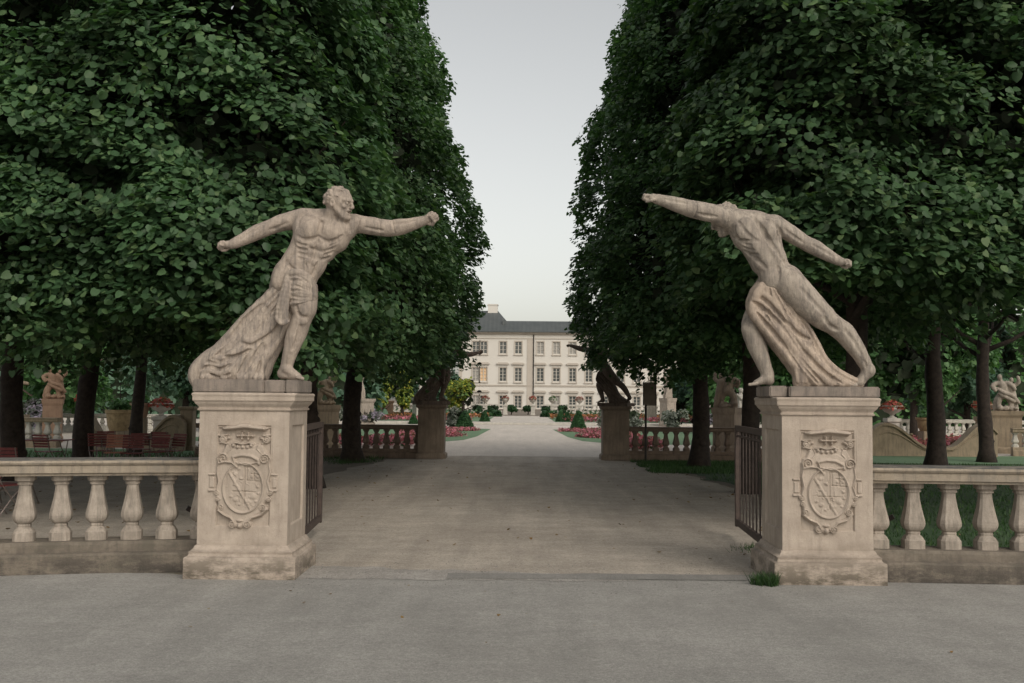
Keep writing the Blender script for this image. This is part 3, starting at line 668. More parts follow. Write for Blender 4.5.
    for lay, (dy, amp) in enumerate(((-4,-6),(10,6))):
        for i in range(N):
            u = i/(N-1); P = lft*(1-u)+rgt*u; P[:,0] += rr.normal(size=7)*.5
            rad = [3.0+1.3*math.sin(i*2.3+t*3)+.6*t for t in np.linspace(0,1,7)]; rad[-1] = 3.4
            dep = [dy+amp*math.sin(math.pi*min(u*1.0,1))*(.5+.5*t)+(1.6 if i%2 else -1.4) for t in np.linspace(0,1,7)]
            D.curve([A(p[0],p[1],d_) for p, d_ in zip(P, dep)], rad, 3.5, n=22)
    for i in range(5):
        u = .04+.9*i/4; P = lft*(1-u)+rgt*u; D.curve([A(p[0],p[1],3.5) for p in P], 6.5, 3, n=12)
    for i in range(9):
        u = .06+.88*i/8; P = lft*(1-u)+rgt*u; P[:,0] += rr.normal(size=7)*.2
        D.trace([tuple(p) for p in P[(0 if i%2 else 1):(7 if i%3 else 6)]], 1.9, 2.6, 1.2, n=26, smooth=5)
    for pts, r in ((((752,299),(761,303),(774,314),(790,334)),2.8), (((750,307),(760,316),(776,332),(792,352)),2.8), (((786,318),(797,330),(808,337)),2.6),
                (((757,291),(768,299),(782,316)),2.6), (((770,322),(784,338),(800,360)),2.4), (((796,340),(810,354),(826,374)),2.6)):
        D.trace(pts, r, 1.2, 1.4, False, 14, 4)
    for pts in (((751,303),(762,309),(778,325)), ((754,296),(766,304),(786,326)), ((756,314),(770,330),(786,350)), ((784,322),(796,335),(810,342)), ((800,350),(816,368),(834,382))):
        D.trace(pts, 1.9, 2.2, 1.1, True, 14, 4)
    D.curve([A(767,285,-4), A(760,289,-7), A(756,297,-8)], 3.2, 3, n=8)
    # gathered end standing on the plinth beside the forward leg
    D.curve([A(788,352,2), A(796,366,0), A(801,374,-2), A(799,384,-3)], [5,7,7.6,6], 2.5, n=10)
    for dx in (-4,0,4): D.curve([A(790+dx*.6,354,-3), A(798+dx,368,-7.5), A(800+dx,382,-9)], [1.8,2.2,1.8], .8, n=8)
    for i in range(9): D.cone(A(808+i*6,383,-4), A(812+i*6,384.5,10), 3.4, 3.2, 2)
    D.noise(0.12, 9, 19)
    d = D.nets()
    return (to_local(body[0], x0, z0), body[1]), (to_local(d[0], x0, z0), d[1])

def rough_slab(mb, x0, x1, y0, y1, z0, z1): mb.box(x0, x1, y0, y1, z0, z1)
bA, dA = boxer_facing(); bB, dB = boxer_turned()
PX, PY, PTOP = 2.82, 10.92, 1.79
t = empty('fencer_statue', (-PX+0.01, PY, PTOP), 0, 'weathered stone fighter facing right with chest to the viewer, on the front left pedestal', 'statue')
np_mesh('body', *bA, M['statue'], t); np_mesh('drapery', *dA, M['drape_grey'], t)
mb = MB(); mb.box(-.548,.15,-.36,.36,0,.131); mb.box(.154,.356,-.355,.34,0,.128); mb.box(.36,.492,-.35,.33,0,.13); mb.build('plinth', M['plinth'], t, bevel=.012)
statL = t
t = empty('fencer_statue', (PX-0.01, PY, PTOP), 0, 'weathered stone fighter seen from behind with bare back, on the front right pedestal', 'statue')
np_mesh('body', *bB, M['statue_grey'], t); np_mesh('drapery', *dB, M['drape_warm'], t)
mb = MB(); mb.box(-.33,.555,-.35,.36,0,.108); mb.box(-.515,-.336,-.30,.30,0,.112); mb.build('plinth', M['plinth'], t, bevel=.012)
statR = t
# the same pair, their backlit shade put into a darker stone colour, on the inner pillars
def backlit(src, loc, rz, label):
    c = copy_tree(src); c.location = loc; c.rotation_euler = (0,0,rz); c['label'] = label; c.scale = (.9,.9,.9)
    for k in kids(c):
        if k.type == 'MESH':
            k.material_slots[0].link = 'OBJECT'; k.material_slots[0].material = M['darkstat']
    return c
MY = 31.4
backlit(statL, (-2.72, MY+.42, 1.565), R(32), 'dark sooty fighter statue stepping right on the inner left pillar under the leaves')
backlit(statR, (2.66, MY+.42, 1.565), R(-28), 'dark sooty fighter statue on the inner right pillar, its upper body lost in leaves')

# ------------------------------------------------------------------ pedestals with carved arms
def relief(mirror=False, seed=0):
    W, Hh, st = 484, 690, 2.6
    xs = np.arange(20, W, st); ys = np.arange(14, Hh, st); X, Y = np.meshgrid(xs, ys); H = np.zeros_like(X)
    def up(d, h, e):                      # d: signed distance (negative inside), raised pillow of height h
        nonlocal H; H = np.maximum(H, h*np.sqrt(np.clip(-d/e, 0, 1)))
    def cut(d, h, e):
        nonlocal H; H = np.where(d < 0, H-h*np.clip(-d/e, 0, 1), H)
    def seg(a, b, r, r2=None):
        a = np.array(a, float); b = np.array(b, float); d = b-a; L = d@d+1e-6
        t = np.clip(((X-a[0])*d[0]+(Y-a[1])*d[1])/L, 0, 1)
        return np.hypot(X-a[0]-t*d[0], Y-a[1]-t*d[1])-(r+((r2 if r2 is not None else r)-r)*t)
    def poly(P):
        P = np.array(P, float); n = len(P); ins = np.zeros(X.shape, bool); dm = np.full(X.shape, 1e9)
        for i in range(n):
            a, b = P[i], P[(i+1)%n]; dm = np.minimum(dm, seg(a, b, 0))
            c = ((a[1] > Y) != (b[1] > Y)) & (X < (b[0]-a[0])*(Y-a[1])/(b[1]-a[1]+1e-9)+a[0]); ins ^= c
        return np.where(ins, -dm, dm)
    def ell(cx, cy, a, b): q = np.hypot((X-cx)/a, (Y-cy)/b); return (q-1)*min(a, b)
    def path(pts, r, h, e=None):
        for i in range(len(pts)-1): up(seg(pts[i], pts[i+1], r), h, e or r)
    def volute(cx, cy, r, h, s=1, turns=1.6, a0=0):
        up(ell(cx, cy, r, r), h*.62, r*.5)
        P = [(cx+s*math.cos(a0+u*turns*6.28)*r*(1-.72*u), cy+math.sin(a0+u*turns*6.28)*r*(1-.72*u)) for u in np.linspace(0,1,16)]
        path(P, r*.2, h)
        up(ell(cx, cy, r*.22, r*.22), h*1.15, r*.2)
    # straps and frame
    up(poly([(140,150),(370,150),(402,225),(420,262),(92,262),(108,225)]), 13, 8)
    path([(84,52),(84,250)], 8, 9, 5); path([(434,52),(434,250)], 8, 9, 5)
    path([(60,45),(450,45)], 5, 7, 4)
    for x0_, x1_ in ((34,82),(424,466)):
        up(poly([(x0_,328),(x1_,328),(x1_,344),(x0_,344)]), 16, 3); up(poly([(x0_+8,350),(x1_-4,350),(x1_-4,420),(x0_+8,420)]), 14, 4); up(poly([(x0_,424),(x1_,424),(x1_,442),(x0_,442)]), 17, 3)
    # cartouche body
    up(poly([(150,190),(190,172),(310,170),(360,195),(415,222),(430,300),(410,350),(428,430),(412,490),(380,530),(368,575),(320,600),(292,625),(280,662),(235,674),(190,660),(172,618),(110,580),(92,505),(74,450),(92,380),(76,300),(86,235)]), 15, 12)
    up(ell(255,420,140,168), 21, 12)
    d = ell(255,418,118,148); H = np.where(d < 0, np.maximum(15, H-10*np.clip(-d/8, 0, 1)), H)
    up(np.abs(ell(255,418,124,154))-6, 27, 6)
    # field: bend, quarters, beast, tower
    k = seg((165,320),(300,545),9); H = np.where((k < 0)&(d < 0), H+5*np.sqrt(np.clip(-k/9,0,1)), H)
    for a, b in (((262,290),(376,290)),((276,290),(276,372)),((276,372),(376,380)),((262,296),(262,520)),((190,440),(330,442)),((300,330),(350,335)),((318,300),(322,368))):
        k = seg(a, b, 3.6); H = np.where((k < 0)&(d < 0), H-4, H)
    rr = np.random.default_rng(seed)
    for cx, cy, r in ((205,330,12),(330,330,15),(310,350,10),(345,350,9),(210,490,15),(180,470,10),(235,520,9),(320,470,18),(290,500,12),(350,450,9),(225,300,10),(240,360,11),(345,410,10),(200,400,8),(335,500,9)):
        k = ell(cx, cy, r*1.2, r); H = np.where((k < 0)&(d < 0), H+5*np.sqrt(np.clip(-k/r,0,1)), H)
    for _ in range(26):
        a = rr.uniform(0, 6.28); q = rr.uniform(.2,.85); cx, cy = 255+118*q*math.cos(a), 418+148*q*math.sin(a); L = rr.uniform(8,26); b_ = rr.uniform(0,3.14)
        k = seg((cx,cy),(cx+L*math.cos(b_),cy+L*math.sin(b_)),3.2); H = np.where((k < 0)&(d < 0), H+3.5*np.clip(-k/3,0,1), H)
    # draped helmet cloth over the shield
    path([(100,268),(140,258),(185,262),(215,290)], 10, 30); path([(190,228),(240,216),(300,222),(345,246),(350,268)], 18, 26, 16); path([(190,228),(200,262),(212,292)], 7, 30)
    path([(210,262),(270,275),(340,262)], 7, 27)
    # hat, cross, shells
    up(poly([(112,52),(140,36),(200,30),(230,18),(290,18),(316,30),(380,36),(402,52),(382,68),(255,56),(135,68)]), 34, 12)
    path([(214,97),(304,97)], 6, 22); path([(240,78),(240,116)], 6, 22); path([(278,78),(278,116)], 6, 22)
    for x in (212,306): up(ell(x,97,9,11), 23, 7)
    for x in (240,278):
        for y in (76,118): up(ell(x,y,9,6), 23, 5)
    for i, x in enumerate((190,216,246,276,300)): up(ell(x,160+(6 if i in (1,2,3) else -4),16,18), 25, 12)
    path([(178,148),(205,140),(246,150),(290,140),(314,150)], 6, 27)
    # scrolls
    volute(128,238,36,27,1,1.7,2.5); volute(386,240,36,27,-1,1.7,2.5)
    volute(90,444,19,24); volute(424,444,19,24,-1); volute(98,484,17,24); volute(414,486,17,24,-1); volute(118,536,22,24); volute(376,534,22,24,-1)
    path([(100,262),(92,320),(104,380),(92,430)], 10, 24); path([(412,262),(420,320),(404,380),(420,430)], 10, 24)
    path([(104,556),(140,584),(180,600),(200,622)], 11, 25); path([(400,548),(365,584),(310,600),(290,622)], 11, 25)
    volute(192,640,24,27,1); volute(286,640,24,27,-1); up(ell(238,650,20,24), 30, 16); up(ell(238,618,30,14), 26, 10)
    path([(150,205),(175,180),(165,150)], 6, 20); path([(360,205),(335,178),(345,150)], 6, 20)
    for s_, x in ((1,122),(-1,394)):
        volute(x,118,24,18,s_); path([(x-26,98),(x+26,92)], 7, 15); path([(x-20,140),(x+30*s_,148)], 6, 15); up(ell(x+34*s_,112,14,10), 16, 8)
    H = H+rr.normal(size=H.shape)*0.18
    for _ in range(1):
        Hp = np.pad(H, 1, mode='edge'); H = (4*H+Hp[:-2,1:-1]+Hp[2:,1:-1]+Hp[1:-1,:-2]+Hp[1:-1,2:])/8
    keep = H > 0.25
    kx = np.zeros_like(keep); kx[:-1,:-1] = keep[:-1,:-1]|keep[1:,:-1]|keep[:-1,1:]|keep[1:,1:]
    s_ = 1/6.21/103
    V = np.stack([(X-252)*s_, -H*s_*1.55, -(Y-14)*s_], -1).reshape(-1,3)
    n, m = X.shape; ii, jj = np.nonzero(kx[:-1,:-1]); a = ii*m+jj
    Fq = np.stack([a, a+m, a+m+1, a+1], 1)
    us, inv = np.unique(Fq, return_inverse=True)
    return V[us], inv.reshape(Fq.shape)
def pedestal(x, label, side, seed):
    t = empty('stone_pedestal', (x, PY, 0), 0, label, 'pedestal')
    MB().loft([(.536,0),(.536,.205),(.532,.212),(.505,.222),(.495,.245),(.502,.262),(.485,.27),(.462,.292),(.452,.318),(.44,.322)], 4, shape='square').build('base', M['pedestal'], t, bevel=.006, smooth='auto')
    # dado with sunk panels
    hw, z0, z1 = .436, .321, 1.612
    mb = MB(); me_ = []
    bm = bmesh.new(); bmesh.ops.create_cube(bm, size=1)
    for v in bm.verts: v.co.x *= 2*hw; v.co.y *= 2*hw; v.co.z = z0 if v.co.z < 0 else z1
    for f in [f for f in bm.faces if abs(f.normal.z) < .5]:
        nrm = f.normal.copy(); front = abs(nrm.y) > .5
        bmesh.ops.inset_individual(bm, faces=[f], thickness=.001, depth=0)
        for v in f.verts:                 # panel opening: margins differ per side
            lat = v.co.x if front else v.co.y
            lim = .262 if front else .29
            if front: v.co.x = math.copysign(lim, lat)
            else: v.co.y = math.copysign(lim, lat)
            v.co.z = (.50 if v.co.z < 1 else 1.475)
        bmesh.ops.inset_individual(bm, faces=[f], thickness=.014, depth=-.013)
        bmesh.ops.inset_individual(bm, faces=[f], thickness=.004, depth=-.008)
    me = bpy.data.meshes.new('dado'); bm.normal_update(); bm.to_mesh(me); bm.free()
    mesh_obj('dado', me, M['pedestal'], t)
    MB().loft([(.437,1.612),(.455,1.618),(.458,1.632),(.444,1.638),(.444,1.648),(.452,1.66),(.474,1.682),(.482,1.70),(.482,1.706),(.496,1.71),(.496,1.758),(.503,1.762),(.503,1.778),(.49,1.79)], 4, shape='square').build('cornice', M['pedestal'], t, bevel=.004, smooth='auto')
    V, Fq = relief(seed=seed); V = V.copy(); V[:,1] -= hw-.020; V[:,2] += 1.503
    np_mesh('coat_of_arms', V, Fq, M['pedestal'], t)
    return t
pedestal(-PX, 'tall carved stone pedestal with coat of arms, under the fighter facing right', 1, 1)
pedestal(PX, 'tall carved stone pedestal with coat of arms, under the fighter seen from behind', -1, 2)

# ------------------------------------------------------------------ balustrades
def baluster_secs(z0, z1, w):
    h = z1-z0
    pr = [(0,1.0),(.13,1.0),(.14,.93),(.18,.80),(.205,.62),(.215,.58),(.235,.62),(.245,.60),(.262,.58),(.285,.78),(.31,.90),(.345,1.0),(.385,1.04),(.43,1.01),(.52,.88),(.64,.72),(.76,.60),(.84,.56),(.855,.57),(.858,.70),(.88,.72),(.882,.64),(.895,.66),(.915,.84),(.918,.92),(1.0,.94)]
    return [(w*b, z0+h*a) for a, b in pr]
def baluster(parent, x, y, z0, z1, w, rz, mat, me=[None]):
    key = (round(z0,3), round(z1,3), w, mat.name)
    if me[0] is None: me[0] = {}
    if key not in me[0]:
        o = MB().loft(baluster_secs(z0, z1, w), 8, shape='cham', ch=.34).build('baluster', mat, parent); me[0][key] = o.data
    else:
        o = bpy.data.objects.new('baluster', me[0][key]); col.objects.link(o); o.parent = parent
    o.location = (x, y, 0); o.rotation_euler = (0,0,rz); return o
def balustrade(path, label, mats, zb=.31, zr=.955, zt=1.12, w=.099, sp=.335, first=.1, depth=.22, group=None, cat='balustrade', wall=True):
    base_m, bal_m, rail_m = mats
    t = empty('stone_balustrade', (0,0,0), 0, label, cat, group)
    d = depth
    MB().sweep(path, [(-d,0),(d+.03,0),(d+.03,zb*.58),(d+.015,zb*.64),(d-.03,zb*.68),(d-.035,zb*.9),(d-.05,zb),(-d+.05,zb),(-d,zb*.68)]).build('base', base_m, t)
    r = d-.02
    MB().sweep(path, [(-r+.03,zr),(r-.05,zr),(r-.045,zr+.02),(r-.02,zr+.03),(r-.018,zr+.10),(r,zr+.112),(r+.012,zr+.13),(r,zt-.012),(r-.04,zt),(-r+.04,zt),(-r,zt-.02),(-r,zr+.1)]).build('rail', rail_m, t)
    P = [Vector((p[0],p[1],0)) for p in path]; acc = first; s0 = 0
    for i in range(len(P)-1):
        L = (P[i+1]-P[i]).length
        while acc <= s0+L-.02:
            q = P[i].lerp(P[i+1], (acc-s0)/L); dd = P[i+1]-P[i]
            baluster(t, q.x, q.y, zb-.002, zr+.002, w, math.atan2(dd.y, dd.x), bal_m); acc += sp
        s0 += L
    return t
def arc_path(x0, y0, x1, y1, sag, n=24):
    out = []
    for i in range(n+1):
        u = i/n; out.append((x0+(x1-x0)*u, y0+(y1-y0)*u**1.2 + sag*4*u*(1-u)))
    return out
tri = (M['wallbase'], M['balus'], M['rail'])
_pl = arc_path(-3.26, 11.12, -9.5, 9.3, .05)[::-1]
_L = sum(math.dist(_pl[i], _pl[i+1]) for i in range(len(_pl)-1))
balustrade(_pl, 'curving stone balustrade running left from the left pedestal', tri, first=(_L-.14) % .338, sp=.338, depth=.23)
balustrade(arc_path(3.26, 10.85, 9.5, 10.2, .04), 'stone balustrade running right from the right pedestal, grass behind', tri, first=.15, sp=.35, depth=.23)

# inner pillars and balustrades
def pillar(x, y, hw, h, label, mat, group=None):
    t = empty('stone_pillar', (x, y, 0), 0, label, 'pillar', group)
    MB().loft([(hw+.055,0),(hw+.055,.13),(hw+.02,.16),(hw,.18)], 4, shape='square').build('base', mat, t, bevel=.008)
    MB().loft([(hw,.181),(hw,h-.12)], 4, shape='square').build('shaft', mat, t, bevel=.01)
    MB().loft([(hw-.005,h-.119),(hw+.03,h-.09),(hw+.06,h-.06),(hw+.06,h)], 4, shape='square').build('cap', mat, t, bevel=.006)
    return t
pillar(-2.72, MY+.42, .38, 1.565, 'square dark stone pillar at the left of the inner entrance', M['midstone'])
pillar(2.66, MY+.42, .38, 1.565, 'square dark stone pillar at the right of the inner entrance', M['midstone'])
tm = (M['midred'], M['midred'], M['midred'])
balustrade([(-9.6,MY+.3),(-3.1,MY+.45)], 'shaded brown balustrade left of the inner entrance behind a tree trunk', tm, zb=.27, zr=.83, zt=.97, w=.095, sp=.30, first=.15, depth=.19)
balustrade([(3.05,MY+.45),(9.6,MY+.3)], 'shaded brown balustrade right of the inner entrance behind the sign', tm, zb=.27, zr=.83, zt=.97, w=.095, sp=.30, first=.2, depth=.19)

# open iron gate leaves
def gate(x0, y0, x1, y1, label):
    t = empty('iron_gate', (x0, y0, 0), 0, label, 'gate')
    dx, dy = x1-x0, y1-y0; L = math.hypot(dx, dy)
    f = MB()
    f.bar((0,0,1.40),(dx,dy,1.40),.05,.07); f.bar((0,0,.20),(dx,dy,.20),.05,.08); f.bar((0,0,1.30),(dx,dy,1.30),.02,.025)
    f.bar((0,0,.05),(0,0,1.46),.07,.07); f.bar((dx,dy,.14),(dx,dy,1.435),.06,.06)
    f.build('frame', M['wood'], t, bevel=.004)
    n = 10
    for i in range(1, n):
        u = i/n; MB().bar((dx*u,dy*u,.22),(dx*u,dy*u,1.38),.017,.017).build('bar', M['iron'], t)
    h = MB()
    for z in (.35,1.25): h.bar((0,0,z),(-dx/L*.14,-dy/L*.14,z),.03,.03)
    h.build('hinge', M['iron'], t)
gate(-2.56, 11.50, -2.72, 14.0, 'brown iron gate leaf standing open behind the left carved pedestal')
gate(2.52, 11.50, 2.66, 14.0, 'brown iron gate leaf standing open behind the right carved pedestal')

# ------------------------------------------------------------------ ground
def sheet(name, poly, z, mat, sub=0):
    me = bpy.data.meshes.new(name); me.from_pydata([(x,y,z) for x,y in poly], [], [tuple(range(len(poly)))]); me.update()
    if me.polygons[0].normal.z < 0: me.flip_normals()
    o = mesh_obj(name, me, mat); o['kind'] = 'structure'; return o
sheet('ground', [(-900,-60),(900,-60),(900,1500),(-900,1500)], 0.0, M['dirt'])
def wob(x0, y0, x1, y1, n, amp, seed):
    r = random.Random(seed); L = math.hypot(x1-x0, y1-y0); nx, ny = -(y1-y0)/L, (x1-x0)/L; ph = [r.uniform(0,6.28) for _ in range(6)]; out = []
    for i in range(n+1):
        q = sum(math.sin(L*i/n*(1.7,3.1,5.3,9.1,15,27)[k]+ph[k])*(.45,.35,.3,.25,.2,.15)[k] for k in range(6))*amp*(0 < i < n)+r.uniform(-.25,.25)*amp*(0 < i < n)
        out.append((x0+(x1-x0)*i/n+nx*q, y0+(y1-y0)*i/n+ny*q))
    return out
sheet('forecourt', [(-40,-20),(40,-20)]+wob(40,10.7,-40,10.7,900,.05,1), .008, M['asphalt'])
sheet('threshold', wob(-.85,10.55,2.35,10.62,24,.02,3)+wob(2.35,10.95,-.85,10.86,24,.03,4), .014, M['flag'])
sheet('gravel_path', wob(-2.6,10.5,2.55,10.5,30,.05,8)+wob(2.55,10.5,2.6,11.3,4,.02,9)+wob(2.6,11.3,3.9,13,8,.06,19)+wob(3.9,13,4.25,21,24,.12,15)+wob(4.25,21,3.2,31.0,30,.12,5)+[(2.3,31.2),(2.3,33),(-2.35,33),(-2.35,31.2)]+wob(-3.9,31,-5.0,20,25,.15,6)+wob(-5.0,20,-3.0,11.6,20,.10,7)+[(-2.6,11.5)], .004, M['gravel'])
sheet('path_edge', wob(-2.5,10.45,1.0,10.52,90,.05,31)+wob(1.0,10.85,-2.5,11.25,70,.10,32), .011, M['edge'])
sheet('cafe_gravel', wob(-26,11.2,-2.9,11.2,40,.08,18)+wob(-5.3,20,-5.6,29.5,20,.2,19)+wob(-5.6,29.5,-26,29.0,30,.2,20), .0025, M['gravel'])
sheet('lawn_ground', wob(4.0,11.0,4.5,21,30,.22,10)+wob(4.5,21,3.3,30.9,30,.18,12)+[(40,30.9),(40,10.6),(10,10.6)], .006, M['grassbase'])
sheet('grass_strip', [(9.9,30.9),(40,30.9),(40,35.6),(9.9,35.6)], .018, M['lawn'])
sheet('grass_strip', [(-40,29.0),(-9.9,29.0),(-9.9,35.4),(-40,35.4)], .018, M['lawn'])
# garden beyond the inner gate
GP = [(-60,33),(60,33),(60,112),(-60,112)]
sheet('garden_gravel', GP, .009, M['farpath'])
for s_ in (-1,1):
    sheet('garden_lawn', [(s_*1.78,62.5),(s_*1.95,56),(s_*2.1,50),(s_*2.5,45.5),(s_*3.4,43.2),(s_*6,42.5),(s_*14,42.0),(s_*14,63.5),(s_*3,63.5)], .016, M['lawn'])
    sheet('garden_lawn', [(s_*2.6,83),(s_*2.6,104),(s_*24,104),(s_*24,83)], .016, M['lawn'])
t = MB(); t.box(-20,20,73.2,73.8,0,.16); t = t.build('low_stone_kerb', M['white'], bevel=.02)
tag(t, 'long low stone kerb crossing the garden path in front of the palace', 'kerb')

# ------------------------------------------------------------------ leaves
LEAF = np.array([(0,.0,0),(.34,-.09,-.06),(.53,.20,-.11),(.40,.66,-.11),(0,1.06,-.05),(-.40,.66,-.11),(-.53,.20,-.11),(-.34,-.09,-.06)])
def leaf_mesh(name, pos, nrm, tip, size, mat, parent=None, narrow=1.0):
    n = len(pos); nrm = nrm/np.linalg.norm(nrm, axis=1)[:,None]
    tip = tip-nrm*(tip*nrm).sum(1)[:,None]; tip = tip/(np.linalg.norm(tip, axis=1)[:,None]+1e-9)
    sd_ = np.cross(tip, nrm); L = LEAF.copy(); L[:,0] *= narrow; L[:,1] -= .4
    cup = rng.uniform(-.6, 2.2, n)
    V = pos[:,None,:]+size[:,None,None]*(sd_[:,None,:]*L[None,:,0,None]+tip[:,None,:]*L[None,:,1,None]+nrm[:,None,:]*(L[None,:,2]*cup[:,None])[:,:,None])
    base = np.arange(n)[:,None]*8
    Fq = np.concatenate([base+np.array([[0,1,2,3,4]]), base+np.array([[0,4,5,6,7]])])
    return np_mesh(name, V.reshape(-1,3), Fq, mat, parent, smooth=False)
def unit(v): return v/(np.linalg.norm(v, axis=1)[:,None]+1e-9)
def sprays(c, out, per, rad, size, up=.75, jit=.45):
    """leaf sprays: c centres, out outward normals; each spray a drooping fan of overlapping leaves"""
    n = len(c); out = unit(out); m = n*per
    C = np.repeat(c, per, 0); O = np.repeat(out, per, 0)
    side = np.cross(O, np.array([0,0,1.0])); side = unit(side+1e-4)
    dn = unit(np.array([0,0,-1.0])[None]*1.0+O*.55)
    a = rng.uniform(-1,1,m); b = rng.uniform(-.4,1,m); R_ = np.repeat(rng.uniform(.6,1.3,n), per)*rad
    pos = C+side*(a*R_)[:,None]+dn*(b*R_*.8)[:,None]+O*((rng.uniform(-.25,.25,m)+.22*(1-a*a))*R_)[:,None]
    tw = np.repeat(rng.normal(size=(n,3))*.28, per, 0)
    nr = O*.62+np.array([0,0,up+.12])+side*(a*.3)[:,None]+rng.normal(size=(m,3))*jit*.85+tw
    tp = dn+side*(a*.9)[:,None]+rng.normal(size=(m,3))*.35
    return pos, nr, tp, size*rng.uniform(.45,1.25,m)
SEEN = np.array([CAMX,0,CAMH])
def lime_crown(tree, cx, cy, hx, hy, zb, zt, leaf, dens, mat, inner_sign=0, bot=None, seed=0, p=3.6, taper=.52, thin=False, ts=.42):
    """sheared lime: boxy crown, ragged hem, taper towards the top. inner_sign: which side faces the avenue"""
    def surf(n, bump_=True):
        th = rng.uniform(0, 2*math.pi, n); z = rng.uniform(zb, zt, n)
        cc, ss = np.cos(th), np.sin(th); r = (np.abs(cc)**p+np.abs(ss)**p)**(-1/p)
        return th, z, cc*r, ss*r
    area = 2*(2*hx+2*hy)*(zt-zb)*.92
    n = int(area*dens); th, z, ux, uy = surf(n)
    f = (z-zb)/(zt-zb); sc = 1-taper*np.clip((f-ts)/(1-ts), 0, 1)**1.1
    lump = .10*np.sin(ux*3.1*hx+z*1.3+seed)+.12*np.sin(uy*2.2*hy-z*1.9+seed*2.1)+.10*np.sin(z*3.1+ux*5+seed*.7)+.07*np.sin(uy*7+z*5.3)
    dep = np.abs(rng.normal(size=n))*.26-.12
    cav = np.sin(ux*hx*2.1+z*.9+seed*1.3)*np.sin(z*2.9+ux*1.7+seed*2.2)+.8*np.sin(uy*hy*1.7+seed*3.1)*np.sin(z*3.7-uy*2+seed)+.5*np.sin(z*6.1+ux*5.3+uy*4.1+seed)
    dep += .95*np.clip((-.35-cav)/.6, 0, 1)
    sx = hx*sc+lump-dep; sy_ = hy*sc+lump-dep
    low = np.clip(1-f/.10, 0, 1); sx -= low*.7*rng.uniform(0,1,n)
    c = np.stack([cx+ux*sx, cy+uy*sy_, z], 1)
    out = unit(np.stack([np.sign(ux)*np.abs(ux)**(p-1)/hx, np.sign(uy)*np.abs(uy)**(p-1)/hy, 0*z+.05], 1))
    # hem underneath
    nb = int(4*hx*hy*dens*.75); a = rng.uniform(-1,1,nb); b = rng.uniform(-1,1,nb); q = 1/(np.maximum((np.abs(a)**p+np.abs(b)**p)**(1/p), 1)); a *= q; b *= q
    hb = zb+.35*np.sin(a*4+seed)+.3*np.sin(b*5+seed*2)+rng.uniform(0,.9,nb)
    cb = np.stack([cx+a*hx*.95, cy+b*hy*.95, hb], 1); ob = unit(np.stack([a*.5,b*.5,0*a-.25], 1)+rng.normal(size=(nb,3))*.3)
    c = np.concatenate([c, cb]); out = np.concatenate([out, ob])
    v = unit(SEEN-c); facing = (v*out).sum(1); keep = np.ones(len(c))
    keep[facing < -.25] = .22
    ztop = CAMH+.43*c[:,1]*1.0+.6; keep[c[:,2] > ztop] = .14
    if bot is not None: keep[c[:,2] < bot(c[:,0], c[:,1])] = 0
    # gaps: thin the sprays where a slow noise is low
    g = np.sin(c[:,0]*2.3+seed)*np.sin(c[:,2]*2.7+seed*3)+np.sin(c[:,1]*2.1+c[:,2]*1.7+seed*5)*.8+rng.normal(size=len(c))*.35
    keep[(g < -.8)] *= .2
    k = rng.uniform(size=len(c)) < keep; c = c[k]; out = out[k]
    pos, nr, tp, sz = sprays(c, out, 15, .32 if leaf < .14 else .42, leaf)
    crown = leaf_mesh('crown', pos, nr, tp, sz, mat, tree)
    # inner foliage: bigger, crown shade put into their dark colour, fills the volume
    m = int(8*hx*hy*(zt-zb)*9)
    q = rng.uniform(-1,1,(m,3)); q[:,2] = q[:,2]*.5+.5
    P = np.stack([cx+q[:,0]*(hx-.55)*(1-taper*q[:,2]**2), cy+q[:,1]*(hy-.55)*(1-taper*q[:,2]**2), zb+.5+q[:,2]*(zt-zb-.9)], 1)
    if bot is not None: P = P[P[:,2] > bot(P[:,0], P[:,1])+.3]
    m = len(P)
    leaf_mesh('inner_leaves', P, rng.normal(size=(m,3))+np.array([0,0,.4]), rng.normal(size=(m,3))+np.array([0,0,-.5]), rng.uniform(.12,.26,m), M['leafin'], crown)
    return crown
